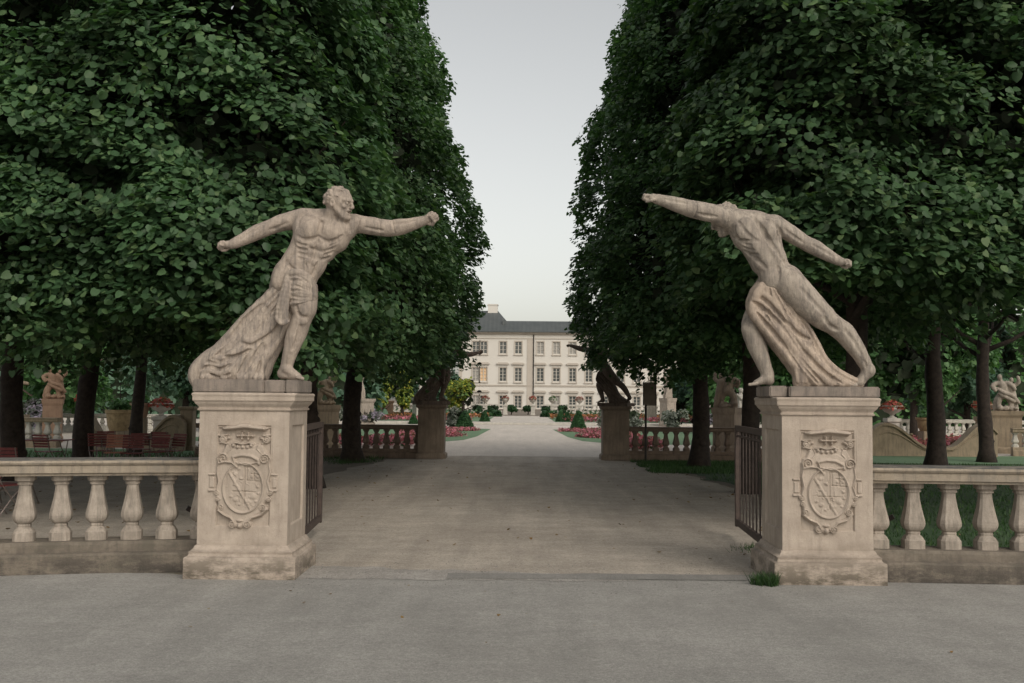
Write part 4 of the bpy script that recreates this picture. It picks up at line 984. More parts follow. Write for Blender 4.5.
def trunk(tree, x, y, r, h, lean=(0,0), hx=3, burr=0, seed=0, limbs=7, mat=None):
    rd = random.Random(seed); mb = MB(); n = 12; pts = []; rs = []
    for i in range(n+1):
        u = i/n; z = u*h-.05
        pts.append((x+lean[0]*u*h+.05*math.sin(u*7+seed), y+lean[1]*u*h+.05*math.cos(u*5+seed), z))
        rs.append(r*(1.0+.32*math.exp(-z/.22)-.35*u)*(1+.06*math.sin(i*2.3+seed)))
    mb.tube(pts, rs, 14)
    for i in range(burr):
        a = rd.uniform(0,6.28); z = rd.uniform(.3,1.5); q = Vector(pts[min(int((z/h)*n), n)]); q.z = z; e = r*rd.uniform(.35,.6)
        mb.tube([q+Vector((math.cos(a),math.sin(a),k))*(r*.62)+Vector((0,0,w*e)) for k, w in ((0,-1),(0.05,-.5),(.05,0),(0.05,.5),(0,1))], [e*.15,e*.8,e,e*.75,e*.15], 9)
    for i in range(limbs):
        a = i*6.28/limbs+rd.uniform(-.4,.4); z0 = rd.uniform(.55,.95)*h; L = hx*rd.uniform(.6,.95)
        u = z0/h; b = Vector((x+lean[0]*z0, y+lean[1]*z0, z0)); e = Vector((math.cos(a),math.sin(a),0))
        mb.tube([b, b+e*L*.35+Vector((0,0,.35)), b+e*L*.7+Vector((0,0,.9)), b+e*L+Vector((0,0,1.9))], [r*.38,r*.28,r*.18,r*.06], 8)
        c2 = b+e*L*.55+Vector((0,0,.6)); e2 = Vector((math.cos(a+.9),math.sin(a+.9),0))
        mb.tube([c2, c2+e2*.7+Vector((0,0,.4)), c2+e2*1.4+Vector((0,0,1.2))], [r*.16,r*.10,r*.04], 6)
    o = mb.build('trunk', mat or M['bark'], tree, smooth=True); return o
def lime(x, y, label, hx=3.3, hy=3.7, cx=None, cy=None, zb=2.35, zt=13.4, leaf=.105, dens=28, mat='leaf', r=.22, lean=(0,0), burr=3, bot=None, seed=1, grp='tall clipped lime trees', th=5.0, thin=False, taper=.52, ts=.42):
    t = empty('lime_tree', (0,0,0), 0, label, 'tree', grp)
    trunk(t, x, y, r, th, lean, hx*.85, burr, seed)
    lime_crown(t, cx if cx is not None else x, cy if cy is not None else y, hx, hy, zb, zt, leaf, dens, M[mat], 0, bot, seed, thin=thin, taper=taper, ts=ts)
    return t
QD = 1.0
# avenue rows
lime(-4.30, 15.4, 'nearest lime tree of the left row, trunk just left of the left carved pedestal', hx=2.75, hy=3.2, cx=-4.95, cy=15.7, zb=2.8, ts=.2, dens=56*QD, r=.18, leaf=.096, seed=1)
lime(-4.20, 21.0, 'second lime tree of the left row, trunk behind the legs of the fighter facing right', hx=2.85, hy=3.4, cx=-4.5, cy=21.6, zb=2.75, ts=.24, taper=.62, dens=31*QD, r=.20, leaf=.088, mat='leafm', seed=2)
lime(-4.70, 29.6, 'last lime tree of the left row, burred trunk before the brown balustrade', hx=3.0, hy=3.6, cx=-4.5, cy=28.3, zb=2.75, ts=.33, taper=.66, dens=27*QD, r=.27, leaf=.095, burr=6, mat='leafm', seed=3)
lime(4.55, 15.2, 'nearest lime tree of the right row, standing behind the right carved pedestal', hx=2.7, hy=3.1, cx=4.95, cy=15.6, zb=3.3, ts=.2, dens=56*QD, r=.18, leaf=.096, seed=4, mat='leafd')
lime(4.22, 20.6, 'second lime tree of the right row, trunk beside the front foot of the turned fighter', hx=2.85, hy=3.4, cx=4.5, cy=21.5, zb=2.8, ts=.3, dens=31*QD, r=.19, leaf=.088, mat='leafm', seed=5)
lime(4.55, 28.3, 'last lime tree of the right row, trunk right of the sign on a post', hx=3.0, hy=3.6, cx=4.5, cy=28.2, zb=2.7, ts=.4, dens=27*QD, r=.24, leaf=.095, burr=5, mat='leafm', seed=6)
# outer rows
lime(-10.9, 15.3, 'lime tree whose crown fills the top left corner of the photo', hx=3.5, hy=3.3, zb=2.9, dens=25*QD, r=.2, leaf=.100, seed=7)
lime(-10.6, 22.3, 'dark lime trunk cut by the left edge of the photo above red chairs', hx=3.4, hy=3.4, zb=3.0, dens=9*QD, r=.25, seed=8)
lime(-10.55, 25.8, 'leaning thick lime trunk left of the cafe tables, behind a long table', cx=-10.8, cy=28.8, hx=3.3, hy=3.4, zb=3.4, dens=8*QD, r=.25, lean=(.045,0), burr=4, seed=9)
lime(-11.1, 31.0, 'slim straight lime trunk rising behind the folded red cafe chairs', cx=-10.5, cy=34.6, hx=3.6, hy=2.6, zb=3.6, dens=7*QD, r=.19, seed=10)
lime(10.8, 15.3, 'lime tree whose crown fills the top right corner of the photo', hx=3.6, hy=3.4, zb=5.0, dens=27*QD, r=.2, leaf=.100, seed=11, mat='leafd')
lime(11.2, 21.9, 'lime tree outside the right edge of the photo with low branches reaching in', hx=3.2, hy=3.2, zb=4.8, dens=8*QD, r=.2, seed=12, mat='leafd')
lime(10.75, 28.5, 'thick dark lime trunk on the grass nearest the right carved pedestal', hx=3.4, hy=3.4, zb=4.5, dens=6*QD, r=.25, seed=13, mat='leafd')
lime(13.55, 32.0, 'dark lime trunk on the grass before the statue at the right edge', hx=3.2, hy=2.6, zb=4.5, dens=5*QD, r=.22, seed=14, mat='leafd', burr=5)

# ------------------------------------------------------------------ background greenery
def blob_tree(x, y, h, w, label, mat, leaf=.22, n=2600, zb=0.6, name='garden_tree', cat='tree', grp=None, tr=.16, tmat='bark', trunk_h=None, shape=1.0, d=None):
    t = empty(name, (x,y,0), 0, label, cat, grp); d = d or w
    if tr:
        mb = MB(); th = trunk_h or zb+ (h-zb)*.6
        mb.tube([(0,0,-.05),(.04,0,th*.35),(-.03,.03,th*.7),(0,0,th)], [tr*1.25,tr,tr*.8,tr*.3], 9)
        for i in range(5):
            a = i*1.26+x; z = zb+(h-zb)*(.05+.1*i); mb.tube([(0,0,z*.8),(math.cos(a)*w*.2,math.sin(a)*d*.2,z+.2),(math.cos(a)*w*.36,math.sin(a)*d*.36,z+h*.14)], [tr*.5,tr*.3,tr*.08], 6)
        mb.build('trunk', M[tmat], t, smooth=True)
    k = max(7, int(n/170)); cs = rng.normal(size=(k,3)); cs = unit(cs)*rng.uniform(.35,.86,k)[:,None]
    rr_ = rng.uniform(.24,.42,k)
    i = rng.integers(0, k, n); q = unit(rng.normal(size=(n,3))); ra = rr_[i]*rng.uniform(.75,1.05,n)
    P = cs[i]+q*ra[:,None]
    c = np.stack([P[:,0]*w/2, P[:,1]*d/2, zb+(h-zb)*(.5+P[:,2]*.5*shape)], 1); c[:,2] = np.maximum(c[:,2], zb*.9)
    per = 4; pos, nr, tp, sz = sprays(c, q+np.array([0,0,.2]), per, leaf*1.6, leaf, up=.5, jit=.5)
    o = leaf_mesh('crown' if tr else 'foliage', pos, nr, tp, sz, M[mat], t)
    m = max(60, n//7); q = unit(rng.normal(size=(m,3)))*rng.uniform(0,.72,m)[:,None]
    leaf_mesh('inner_leaves', np.stack([q[:,0]*w/2,q[:,1]*d/2,zb+(h-zb)*(.5+.5*q[:,2])],1), rng.normal(size=(m,3)), rng.normal(size=(m,3)), np.full(m, leaf*2.4), M['leafin'], o)
    return t
g = 'trees beyond the side gardens'
k = 0
for i, x in enumerate((-13.0,-17.5,-21.5,-26.0,-30.5,-36)):
    blob_tree(x, (52,56,50,58,53,60)[i], (6.0,7.5,6.6,8,7.2,8)[i], 6.2, 'bright green tree in the left background, number %s away from the yellow trees' % ('first','second','third','fourth','fifth','outermost')[i] , ('hedge','hedge2','hedge','hedge','hedge2','hedge')[i], n=2300, zb=1.3, grp=g, tmat='palebark' if i in (2,) else 'bark')
for i, x in enumerate((13.5,18.0,22.5,27.0,31.5,37)):
    blob_tree(x, (54,50,55,51,56,60)[i], (7.5,8,7.6,8.4,8.2,9)[i], 6.4, 'bright green tree in the right background, %s counted from the turned fighter outwards' % ('first','second','third','fourth','fifth','outermost')[i], ('hedge','hedge','hedge2','hedge','hedge','hedge')[i], n=2500, zb=.9, grp=g)
# long trimmed far hedges closing the gardens
def hedge(x0, x1, y0, y1, h, label, leaf=.3, n=3000, mat='hedge', grp=None):
    t = empty('clipped_hedge', ((x0+x1)/2,(y0+y1)/2,0), 0, label, 'hedge', grp); w, d = (x1-x0)/2, (y1-y0)/2
    c = rng.uniform(-1,1,(n,3)); f = rng.integers(0,5,n); o = np.zeros((n,3))
    for i in range(n):
        a = (0,0,1,1,2)[f[i]]; s_ = (-1,1,-1,1,1)[f[i]]; c[i,a] = s_*rng.uniform(.93,1.04); o[i,a] = s_
    c[:,2] = (c[:,2]*.5+.5)*h; c[:,0] *= w; c[:,1] *= d
    pos, nr, tp, sz = sprays(c, o, 4, leaf*1.4, leaf, jit=.4); leaf_mesh('foliage', pos, nr, tp, sz, M[mat], t)
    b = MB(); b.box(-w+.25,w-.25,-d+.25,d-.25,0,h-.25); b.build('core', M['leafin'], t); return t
hedge(-75,-12.5,84,88,7.5,'tall dark hedge closing the left side of the garden', .45, 3600, 'hedge2')
hedge(14.5,80,80,84,8.5,'tall dark hedge closing the right side of the garden', .45, 3600, 'hedge')
# yellow trees and the shrubs near the palace
for i, (x, h, w) in enumerate(((-13.3,4.7,2.1),(-11.7,5.1,2.2),(-10.1,4.6,1.9))):
    blob_tree(x-.6, 96+i*.6, h, w, ('yellow-green drooping tree, left of the yellow trio','brightest yellow drooping tree, middle of the yellow trio','yellow drooping tree, right of the yellow trio')[i], 'yellowleaf', leaf=.2, n=900, zb=.5, tr=.12, grp='yellow drooping trees')
blob_tree(-6.3, 118, 4.7, 4.2, 'yellow and green bush left of the palace, right of the inner left pillar', 'yellowleaf', .25, 900, zb=.4, tr=.15)
blob_tree(-9.2, 125, 7.2, 5, 'blue-green tree left of the palace between the yellow trees', 'hedge2', .3, 1300, zb=.8, tr=.2)
blob_tree(-13.5, 135, 9.5, 7, 'dark green tree far left of the palace, tallest near its corner', 'hedge2', .35, 1500, zb=.8, tr=.2)
blob_tree(-19.5, 128, 8.5, 7, 'green tree far behind the left brown balustrade', 'hedge', .35, 1500, zb=.8, tr=.2)
blob_tree(13.2, 88, 5.0, 3.6, 'dark conifer-like tree seen right of the sign on a post', 'hedge2', .25, 1200, zb=.3, tr=.15)
blob_tree(15.5, 96, 6.5, 5.5, 'green tree behind the pale statues right of the sign', 'hedge', .3, 1300, zb=.5, tr=.18)
blob_tree(-16.8, 92, 6.0, 5, 'soft green tree left of the yellow trio', 'hedge', .3, 1300, zb=.5, tr=.18)

def topiary(px, base, hpx, wpx, label, grp='clipped yew cones'):
    d = 1890/(base-399.0-(px-520)*.0084); s_ = F/d; x = (px-520)/s_+CAMX; h = hpx/s_; w = wpx/s_/2
    t = empty('topiary_cone', (x,d,0), 0, label, 'topiary', grp)
    n = 1500; z = 1-np.sqrt(rng.uniform(0,1,n)); a = rng.uniform(0,6.28,n); r = w*(1-z)**.8*(1+.05*rng.normal(size=n))+.02
    c = np.stack([np.cos(a)*r, np.sin(a)*r, .04+z*h], 1); o = np.stack([np.cos(a),np.sin(a),0*a+.5],1)
    pos, nr, tp, sz = sprays(c, o, 3, .06, .07); leaf_mesh('foliage', pos, nr, tp, sz, M['cone'], t)
    MB().loft([(w*.88,.02),(w*.72,.25*h),(w*.40,.65*h),(.02,.95*h)], 14).build('core', M['leafin'], t, smooth=True)
    return t
topiary(465.5,428.5,18.5,18,'largest clipped green cone, left of the garden path')
topiary(485.5,421.5,11,9,'small clipped green cone behind the largest cone left of the path')
topiary(578.8,428.5,18.5,14,'clipped green cone at the right of the path before a striped plant')
topiary(561.2,421.5,11,9,'small clipped green cone right of the path, nearer the middle of the two that touch')
topiary(567.8,421.5,10,8,'small clipped green cone right of the path, outer of the two that touch')
topiary(672,425,14,8,'narrow clipped cone right of the sign, behind the brown balustrade')
topiary(637,424,9,7,'little clipped cone just left of the sign post')
topiary(368,424,10,9,'clipped cone behind the left brown balustrade under the yellow trees')
topiary(414.5,424,10,8,'clipped cone half hidden by the inner left pillar')

def bed(poly, label, mat, z=.02, n=900, h=.16, leaf=.08, grp=None):
    poly = np.array(poly, float); lo, hi = poly.min(0), poly.max(0); P = []
    while len(P) < n:
        q = rng.uniform(lo, hi); ins = False
        for i in range(len(poly)):
            a, b = poly[i], poly[(i+1)%len(poly)]
            if (a[1] > q[1]) != (b[1] > q[1]) and q[0] < (b[0]-a[0])*(q[1]-a[1])/(b[1]-a[1])+a[0]: ins = not ins
        if ins: P.append(q)
    P = np.array(P); c = np.column_stack([P, z+h*rng.uniform(.3,1,n)])
    pos, nr, tp, sz = sprays(c, rng.normal(size=(n,3))*.4+np.array([0,0,1.]), 4, .14, leaf, jit=.6)
    t = leaf_mesh('flower_bed', pos, nr, tp, sz, M[mat]); return tag(t, label, 'flower bed', grp)
def gx(px, d): return (px-520)/F*d+CAMX
fb = 'flower beds in the garden lawns'
bed([(gx(477,60),60.5),(gx(440,60),61.5),(gx(400,60),61),(gx(400,54),55.5),(gx(452,54),55),(gx(462,57),57.5),(gx(480,58),58.6)],'pink flower bed in the lawn left of the path, far strip','pink',n=1500,h=.12,grp=fb)
bed([(gx(468,50),50.5),(gx(446,52),52.5),(gx(400,52),52.5),(gx(400,47),48),(gx(455,48.5),49)],'pink flower bed in the lawn left of the path, near strip','pink',n=1200,h=.12,grp=fb)
bed([(gx(562,60),60.5),(gx(600,60),61.5),(gx(640,60),61),(gx(640,54),55.5),(gx(590,54),55),(gx(578,57),57.5),(gx(560,58),58.6)],'pink flower bed in the lawn right of the path, far strip','pink',n=1500,h=.12,grp=fb)
bed([(gx(575,50),50.5),(gx(596,52),52.5),(gx(640,52),52.5),(gx(640,47),48),(gx(590,48.5),49)],'pink flower bed in the lawn right of the path, near strip','pink',n=1200,h=.12,grp=fb)
bed([(-20,84),(-4.0,84),(-4.0,88),(-20,88)],'pink and red bed behind the low kerb, left','pink',n=900,h=.35,leaf=.14,grp=fb)
bed([(3.2,84),(20,84),(20,88),(3.2,88)],'pink and red bed behind the low kerb, right','pink',n=900,h=.35,leaf=.14,grp=fb)
bed([(-22,95),(-3.0,95),(-3.0,101),(-22,101)],'orange flower bed before the terrace, left','orange',n=1000,h=.4,leaf=.16,grp=fb)
bed([(2.6,95),(22,95),(22,101),(2.6,101)],'orange flower bed before the terrace, right','orange',n=1000,h=.4,leaf=.16,grp=fb)
bed([(11,38.5),(20,38.5),(20,44),(11,44)],'bright pink bed behind the curved walls at the right','pink',z=.12,n=2200,h=.3,leaf=.12,grp=fb)
bed([(-8.2,38),(-3.9,38),(-3.9,41.5),(-8.2,41.5)],'pink flowers seen through the left brown balustrade','pink',n=700,h=.35,leaf=.12,grp=fb)
bed([(3.2,38),(5.0,38),(5.0,41.5),(3.2,41.5)],'red-pink flowers seen through the right brown balustrade','pink',n=500,h=.35,leaf=.12,grp=fb)
for i, (x, y, w, mt_, lab) in enumerate(((-3.9,63.5,1.2,'greyplant','grey shrub left of the largest green cone'),(5.0,62,1.4,'greyplant','striped grey plant right of the green cone at the right'),
        (9.0,64,1.8,'greyplant','pale flowering shrub behind the sign post'),(11.3,66,1.8,'lilac','lilac flowering shrub right of the sign'),(7.2,70,1.5,'greyplant','soft grey-green shrub left of the sign'),
        (-21.5,48,2.3,'lilac','lilac hydrangea beside the red-brown pedestal at the left'),(-9.5,66,2.0,'lilac','lilac-pink shrub under the yellow trees'),(-11.5,70,2.2,'greyplant','pale grey shrub under the yellow trees, further left'))):
    blob_tree(x, y, 1.25 if i != 5 else 2.0, w, lab, mt_, .12, 420, zb=.05, name='flowering_shrub', cat='shrub', tr=0)
blob_tree(-23.4, 47.5, 1.9, 2.0, 'round clipped green bush next to the lilac hydrangea', 'cone', .10, 900, zb=.05, name='round_bush', cat='shrub', tr=0)

# ------------------------------------------------------------------ palace
M['pwall'] = stone('palace_plaster', (0.62,0.595,0.55), (0.58,0.555,0.51), (0.50,0.475,0.435), 0.2, .35, 0.1, 0.01, streak=0.15)
M['ptrim'] = stone('palace_trim', (0.47,0.425,0.37), (0.43,0.39,0.34), (0.36,0.32,0.28), 0.2, .5, 0.1, 0.01, streak=0.15)
M['pwin'] = simple('window_white', (0.50,0.47,0.42), 0.6, 0, .05)
m, t_, p_ = new_mat('window_glass'); p_.inputs['Base Color'].default_value = (0.075,0.085,0.085,1); p_.inputs['Roughness'].default_value = 0.12; M['glass'] = m
m, t_, p_ = new_mat('curtained_glass'); p_.inputs['Base Color'].default_value = (0.30,0.29,0.27,1); p_.inputs['Roughness'].default_value = 0.25; M['curtain'] = m
m, t_, p_ = new_mat('lit_window'); p_.inputs['Base Color'].default_value = (0.6,0.42,0.25,1); p_.inputs['Emission Color'].default_value = (1.0,0.60,0.28,1); p_.inputs['Emission Strength'].default_value = 0.08; M['litglass'] = m
m, t_, p_ = new_mat('slate_roof'); v = world_pos(t_)
w_ = t_.nodes.new('ShaderNodeTexWave'); w_.inputs['Scale'].default_value = .42; w_.bands_direction = 'X'; t_.links.new(v, w_.inputs['Vector'])
t_.links.new(mix(t_, ramp(t_, nz(t_, v, .6, 6), [(.35,0),(.65,1)]), (0.070,0.080,0.082), (0.092,0.102,0.103)), p_.inputs['Base Color']); p_.inputs['Roughness'].default_value = 0.55
bump(t_, p_, w_.outputs['Fac'], .5, .05); M['roof'] = m
PD = 190.0; PS = F/PD
def wx(px): return (px-520)/PS+CAMX
def wz(py): return CAMH+(399-py)/PS
pal = empty('palace', (0,PD,0), 0, 'long cream three-storey palace with grey roof closing the view at the end of the garden', 'building')
XL, XR = wx(459), wx(700)
cols = [476.0,483.8,503.2,518.5,540.5,556.6,572.8,589,605,621,637,653,669,685]
rows = [(9.70,11.85,3),(4.85,7.25,4),(0.15,2.35,4)]
holes = []; ww = .62
for r_, (z0,z1,nb) in enumerate(rows):
    for ci, c in enumerate(cols): holes.append((wx(c)-ww, wx(c)+ww, z0, z1, r_, ci))
xs = sorted({XL, XR, *[h[0] for h in holes], *[h[1] for h in holes]}); zs = sorted({-1.0, 13.75, *[h[2] for h in holes], *[h[3] for h in holes]})
mb = MB()
for i in range(len(xs)-1):
    for j in range(len(zs)-1):
        cx, cz = (xs[i]+xs[i+1])/2, (zs[j]+zs[j+1])/2
        if any(h[0] < cx < h[1] and h[2] < cz < h[3] for h in holes): continue
        mb.add([(xs[i],0,zs[j]),(xs[i+1],0,zs[j]),(xs[i+1],0,zs[j+1]),(xs[i],0,zs[j+1])], [(0,1,2,3)])
for h in holes:
    a, b, c, d = h[:4]; q = .35
    mb.add([(a,0,c),(b,0,c),(b,0,d),(a,0,d),(a,q,c),(b,q,c),(b,q,d),(a,q,d)], [(0,1,5,4),(1,2,6,5),(2,3,7,6),(3,0,4,7)])
mb.add([(XL,0,-1),(XL,16,-1),(XL,16,13.75),(XL,0,13.75)], [(0,1,2,3)]); mb.add([(XR,0,-1),(XR,16,-1),(XR,16,13.75),(XR,0,13.75)], [(3,2,1,0)])
mb.add([(XL,16,-1),(XR,16,-1),(XR,16,13.75),(XL,16,13.75)], [(3,2,1,0)])
mb.build('wall', M['pwall'], pal)
tr = MB()
tr.box(XL-.05,XR,-.10,-.003,3.95,4.12); tr.box(XL-.05,XR,-.14,-.003,4.125,4.25)
tr.box(XL-.05,XR,-.12,-.003,12.35,12.5); tr.box(XL-.2,XR,-.35,-.003,13.15,13.3); tr.box(XL-.35,XR,-.6,-.003,13.305,13.5)
tr.build('cornice', M['ptrim'], pal)
tr = MB(); tr.box(wx(527.2),wx(533),-.08,-.004,-1,12.34); tr.box(wx(459.3),wx(462.5),-.08,-.004,-1,12.34)
tr.build('pilaster', M['ptrim'], pal)
MB().tube([(wx(533.8),-.2,-.5),(wx(533.8),-.2,13.1)], .09, 8).build('downpipe', M['post'], pal)
for h in holes:
    a, b, c, d, r_, ci = h
    f = MB(); y0, y1 = .10, .22; e = .09
    f.box(a,a+e,y0,y1,c,d); f.box(b-e,b,y0,y1,c,d); f.box(a+e,b-e,y0,y1,c,c+e); f.box(a+e,b-e,y0,y1,d-e,d)
    f.box((a+b)/2-.06,(a+b)/2+.06,y0+.01,y1,c+e,d-e)
    nb = rows[r_][2]
    for k in range(1, nb): f.box(a+e,b-e,y0+.03,y1-.01,c+(d-c)*k/nb-.03,c+(d-c)*k/nb+.03)
    fr = f.build('window', M['pwin'], pal)
    lit = (r_ == 1 and ci in (1,)); gm = M['litglass'] if lit else (M['curtain'] if (r_ == 0 and ci >= 4) or (r_ == 1 and ci == 0) or (r_ == 2 and ci in (0,5)) else M['glass'])
    MB().box(a+.02,b-.02,.24,.27,c+.02,d-.02).build('pane', gm, fr)
    s_ = MB(); s_.box(a-.16,a-.003,-.07,-.003,c-.1,d+.18); s_.box(b+.003,b+.16,-.07,-.003,c-.1,d+.18); s_.box(a-.003,b+.003,-.07,-.003,d+.003,d+.18); s_.box(a-.22,b+.22,-.2,-.003,c-.28,c-.12)
    s_.build('surround', M['ptrim'], fr)
    if r_ > 0:
        w2 = .42
        MB().vprism([(a-w2,d+.55),(b+w2,d+.55),(b+w2+.08,d+.72),(b+w2-.25,d+.92),(a-w2+.25,d+.92),(a-w2-.08,d+.72)], -.38, -.003).build('window_hood', M['ptrim'], fr)
rf = MB()
ea = 13.51; zr1 = wz(321.0); xe = XR+1; xs_ = XL-.6
rf.add([(xs_,-.9,ea),(xe,-.9,ea),(xe,4.5,zr1+.35),(xs_,4.5,zr1+.35),(xe,12,zr1+.35),(xs_,12,zr1+.35),(xe,17,ea),(xs_,17,ea)], [(0,1,2,3),(3,2,4,5),(5,4,6,7),(0,3,5,7),(1,6,4,2),(0,7,6,1)])
rf_o = rf.build('roof', M['roof'], pal)
zt_ = wz(309.6)+.35
hp = MB(); a0, a1 = xs_-.1, wx(516); b0, b1 = wx(467), wx(497)
hp.add([(a0,-.95,ea+.01),(a1,-.95,ea+.01),(a1,17.1,ea+.01),(a0,17.1,ea+.01),(b0,7,zt_),(b1,7,zt_),(b1,9,zt_),(b0,9,zt_)], [(0,1,5,4),(1,2,6,5),(2,3,7,6),(3,0,4,7),(4,5,6,7),(3,2,1,0)])
hp.build('hipped_roof', M['roof'], pal)
ch = MB(); c0, c1 = wx(486.5), wx(496.7); cz0 = zt_-1.3
ch.box(c0,c1,6.2,8.6,cz0,zt_+1.0); ch.box(c0-.1,c1+.1,6.1,8.7,zt_+1.003,zt_+1.18)
ch.build('chimney', M['pwall'], rf_o)
MB().box(wx(502),wx(505.5),1.6,3.4,14.3,wz(319.5)).build('dormer', M['roof'], pal, bevel=.05)
# side wing seen right of the inner pillar
# terrace in front of the palace
ter = empty('terrace_balustrade', (0,0,0), 0, 'low pale balustrade and terrace wall at the foot of the palace', 'balustrade')
b_ = MB(); b_.box(-34,-2.2,128,128.5,0,.35); b_.box(2.4,34,128,128.5,0,.35); b_.build('base', M['white'], ter)
b_ = MB(); b_.box(-34,-2.2,127.95,128.45,.95,1.15); b_.box(2.4,34,127.95,128.45,.95,1.15); b_.build('rail', M['white'], ter)
for i in range(62):
    x = -33.8+i*.51 if i < 31*2 else 0
    if x > -2.3: break
    for xx in (x, -x+.2):
        o = MB().loft([(.1,.351),(.13,.55),(.06,.75),(.11,.949)], 6, cx=xx, cy=128.2).build('baluster', M['white'], ter)
def urn_pts(h, w): return [(w*.42,0),(w*.42,h*.06),(w*.25,h*.10),(w*.16,h*.22),(w*.30,h*.34),(w*.72,h*.52),(w*.92,h*.72),(w*.86,h*.86),(w,h*.93),(w,h),(w*.85,h),(w*.8,h*.9)]
def urn(x, y, h, w, pz, label, flower='redpetal', mat='white', ped=None, name='flower_urn', cat='urn', grp=None, fh=.5, n=260, leaf=.09):
    t = empty(name, (x,y,0), 0, label, cat, grp)
    if pz > 0: MB().loft([(w*.62,0),(w*.62,pz*.12),(w*.52,pz*.15),(w*.52,pz*.84),(w*.66,pz*.88),(w*.66,pz)], 4, shape='square').build('pedestal', ped or M[mat], t, bevel=.01)
    MB().loft([(a,pz+b) for a, b in urn_pts(h,w)], 20).build('bowl', M[mat], t, smooth='auto')
    a = rng.uniform(0,6.28,n); r = np.sqrt(rng.uniform(0,1,n))*w*1.0; z = pz+h*.95+rng.uniform(0,1,n)*fh*.7*(1-(r/(w*1.25))**2)-.1*(r/w)**3
    c = np.stack([np.cos(a)*r,np.sin(a)*r,z],1); pos, nr, tp, sz = sprays(c, np.stack([np.cos(a),np.sin(a),0*a+.8],1), 3, leaf, leaf, jit=.6)
    leaf_mesh('flowers', pos, nr, tp, sz, M[flower], t); return t
ug = 'flower urns along the palace terrace'
for px, lab in ((486,'flower urn on the terrace below the lit palace window'),(506,'red flower urn on the terrace below the second dark window pair'),(533.5,'flower urn on the terrace at the foot of the downpipe'),(553,'green-topped urn on the terrace right of the downpipe'),(580,'flower urn on the terrace above the rightmost big green cone')):
    urn((px-520)/F*120+CAMX, 120, .75, .42, 1.1, lab, 'redpetal' if px != 553 else 'hedge', grp=ug, n=80, leaf=.12)
hb = 'round-headed shrubs along the terrace'
for px, lab in ((475.5,'leftmost round-headed dark shrub on the terrace'),(492,'broad round-headed dark shrub left of the red urn'),(511.5,'round-headed dark shrub right of the red urn'),(529,'round-headed dark shrub left of the downpipe'),(549,'low dark shrub right of the downpipe'),(565,'dark shrub between the terrace urns at the right')):
    blob_tree((px-520)/F*116+CAMX, 122, 1.05, 1.25, lab, 'cone', .16, 260, zb=.35, name='round_shrub', cat='shrub', grp=hb, tr=.06)
hedge(-30,-2.6,106,107.2,.62,'low dark green hedge before the terrace left of the path', .2, 700, 'cone', 'low terrace hedges')
hedge(2.6,30,106,107.2,.62,'low dark green hedge before the terrace right of the path', .2, 700, 'cone', 'low terrace hedges')

# ------------------------------------------------------------------ garden statues far off
def figure_mesh(seed, seated=False):
    S = Sculpt((-30,-22,-2), (34,22,108), 1.5); rr = np.random.default_rng(seed); l = rr.uniform(-3,3)
    S.curve([(-6,0,2),(-7,-2,24),(-5,0,46)], [5,5.5,8.5], 3, n=10); S.curve([(6,1,2),(7,3,24),(4,1,46)], [5,5.5,8.5], 3, n=10)
    S.cone((0,0,48),(l,0,74), 11, 12, 6); S.cone((l,0,80),(l+1,-1,90), 4.5, 4.5, 3); S.ell((l+1.5,-2,95),(6,7,8),2)
    S.ell((l+1.5,1,99),(7,7,5.5),2)
    for sx in (-1,1):
        a = rr.uniform(-.6,1.1); b = rr.uniform(-.2,1.2)
        e = (l+sx*(13+12*math.cos(a)), -3, 80+12*math.sin(a)); h = (e[0]+sx*10*math.cos(b), -8, e[2]+13*math.sin(b))
        S.cone((l+sx*12,0,80), e, 5, 4, 3); S.cone(e, h, 4, 3, 2); S.ell(h, (3.4,3.4,4), 1)
    for i in range(12):
        x = -16+i*2.8; S.curve([(l+x*.5,-9+rr.uniform(-2,2),62),(x*.8,-10+rr.uniform(-3,3),34),(x*1.05+rr.uniform(-2,2),-7,1)], [2.6,3.4,3.8], 1.2, n=9)
        S.curve([(l+x*.5,8,60),(x*.8,9,34),(x,7,1)], [3,3.6,4], 1.5, n=7)
    S.curve([(l-14,-6,84),(0,-13,66),(13,-8,54)], [3,4,3.5], 1.2, n=9)
    V, Fq = S.nets(); return V/100, Fq
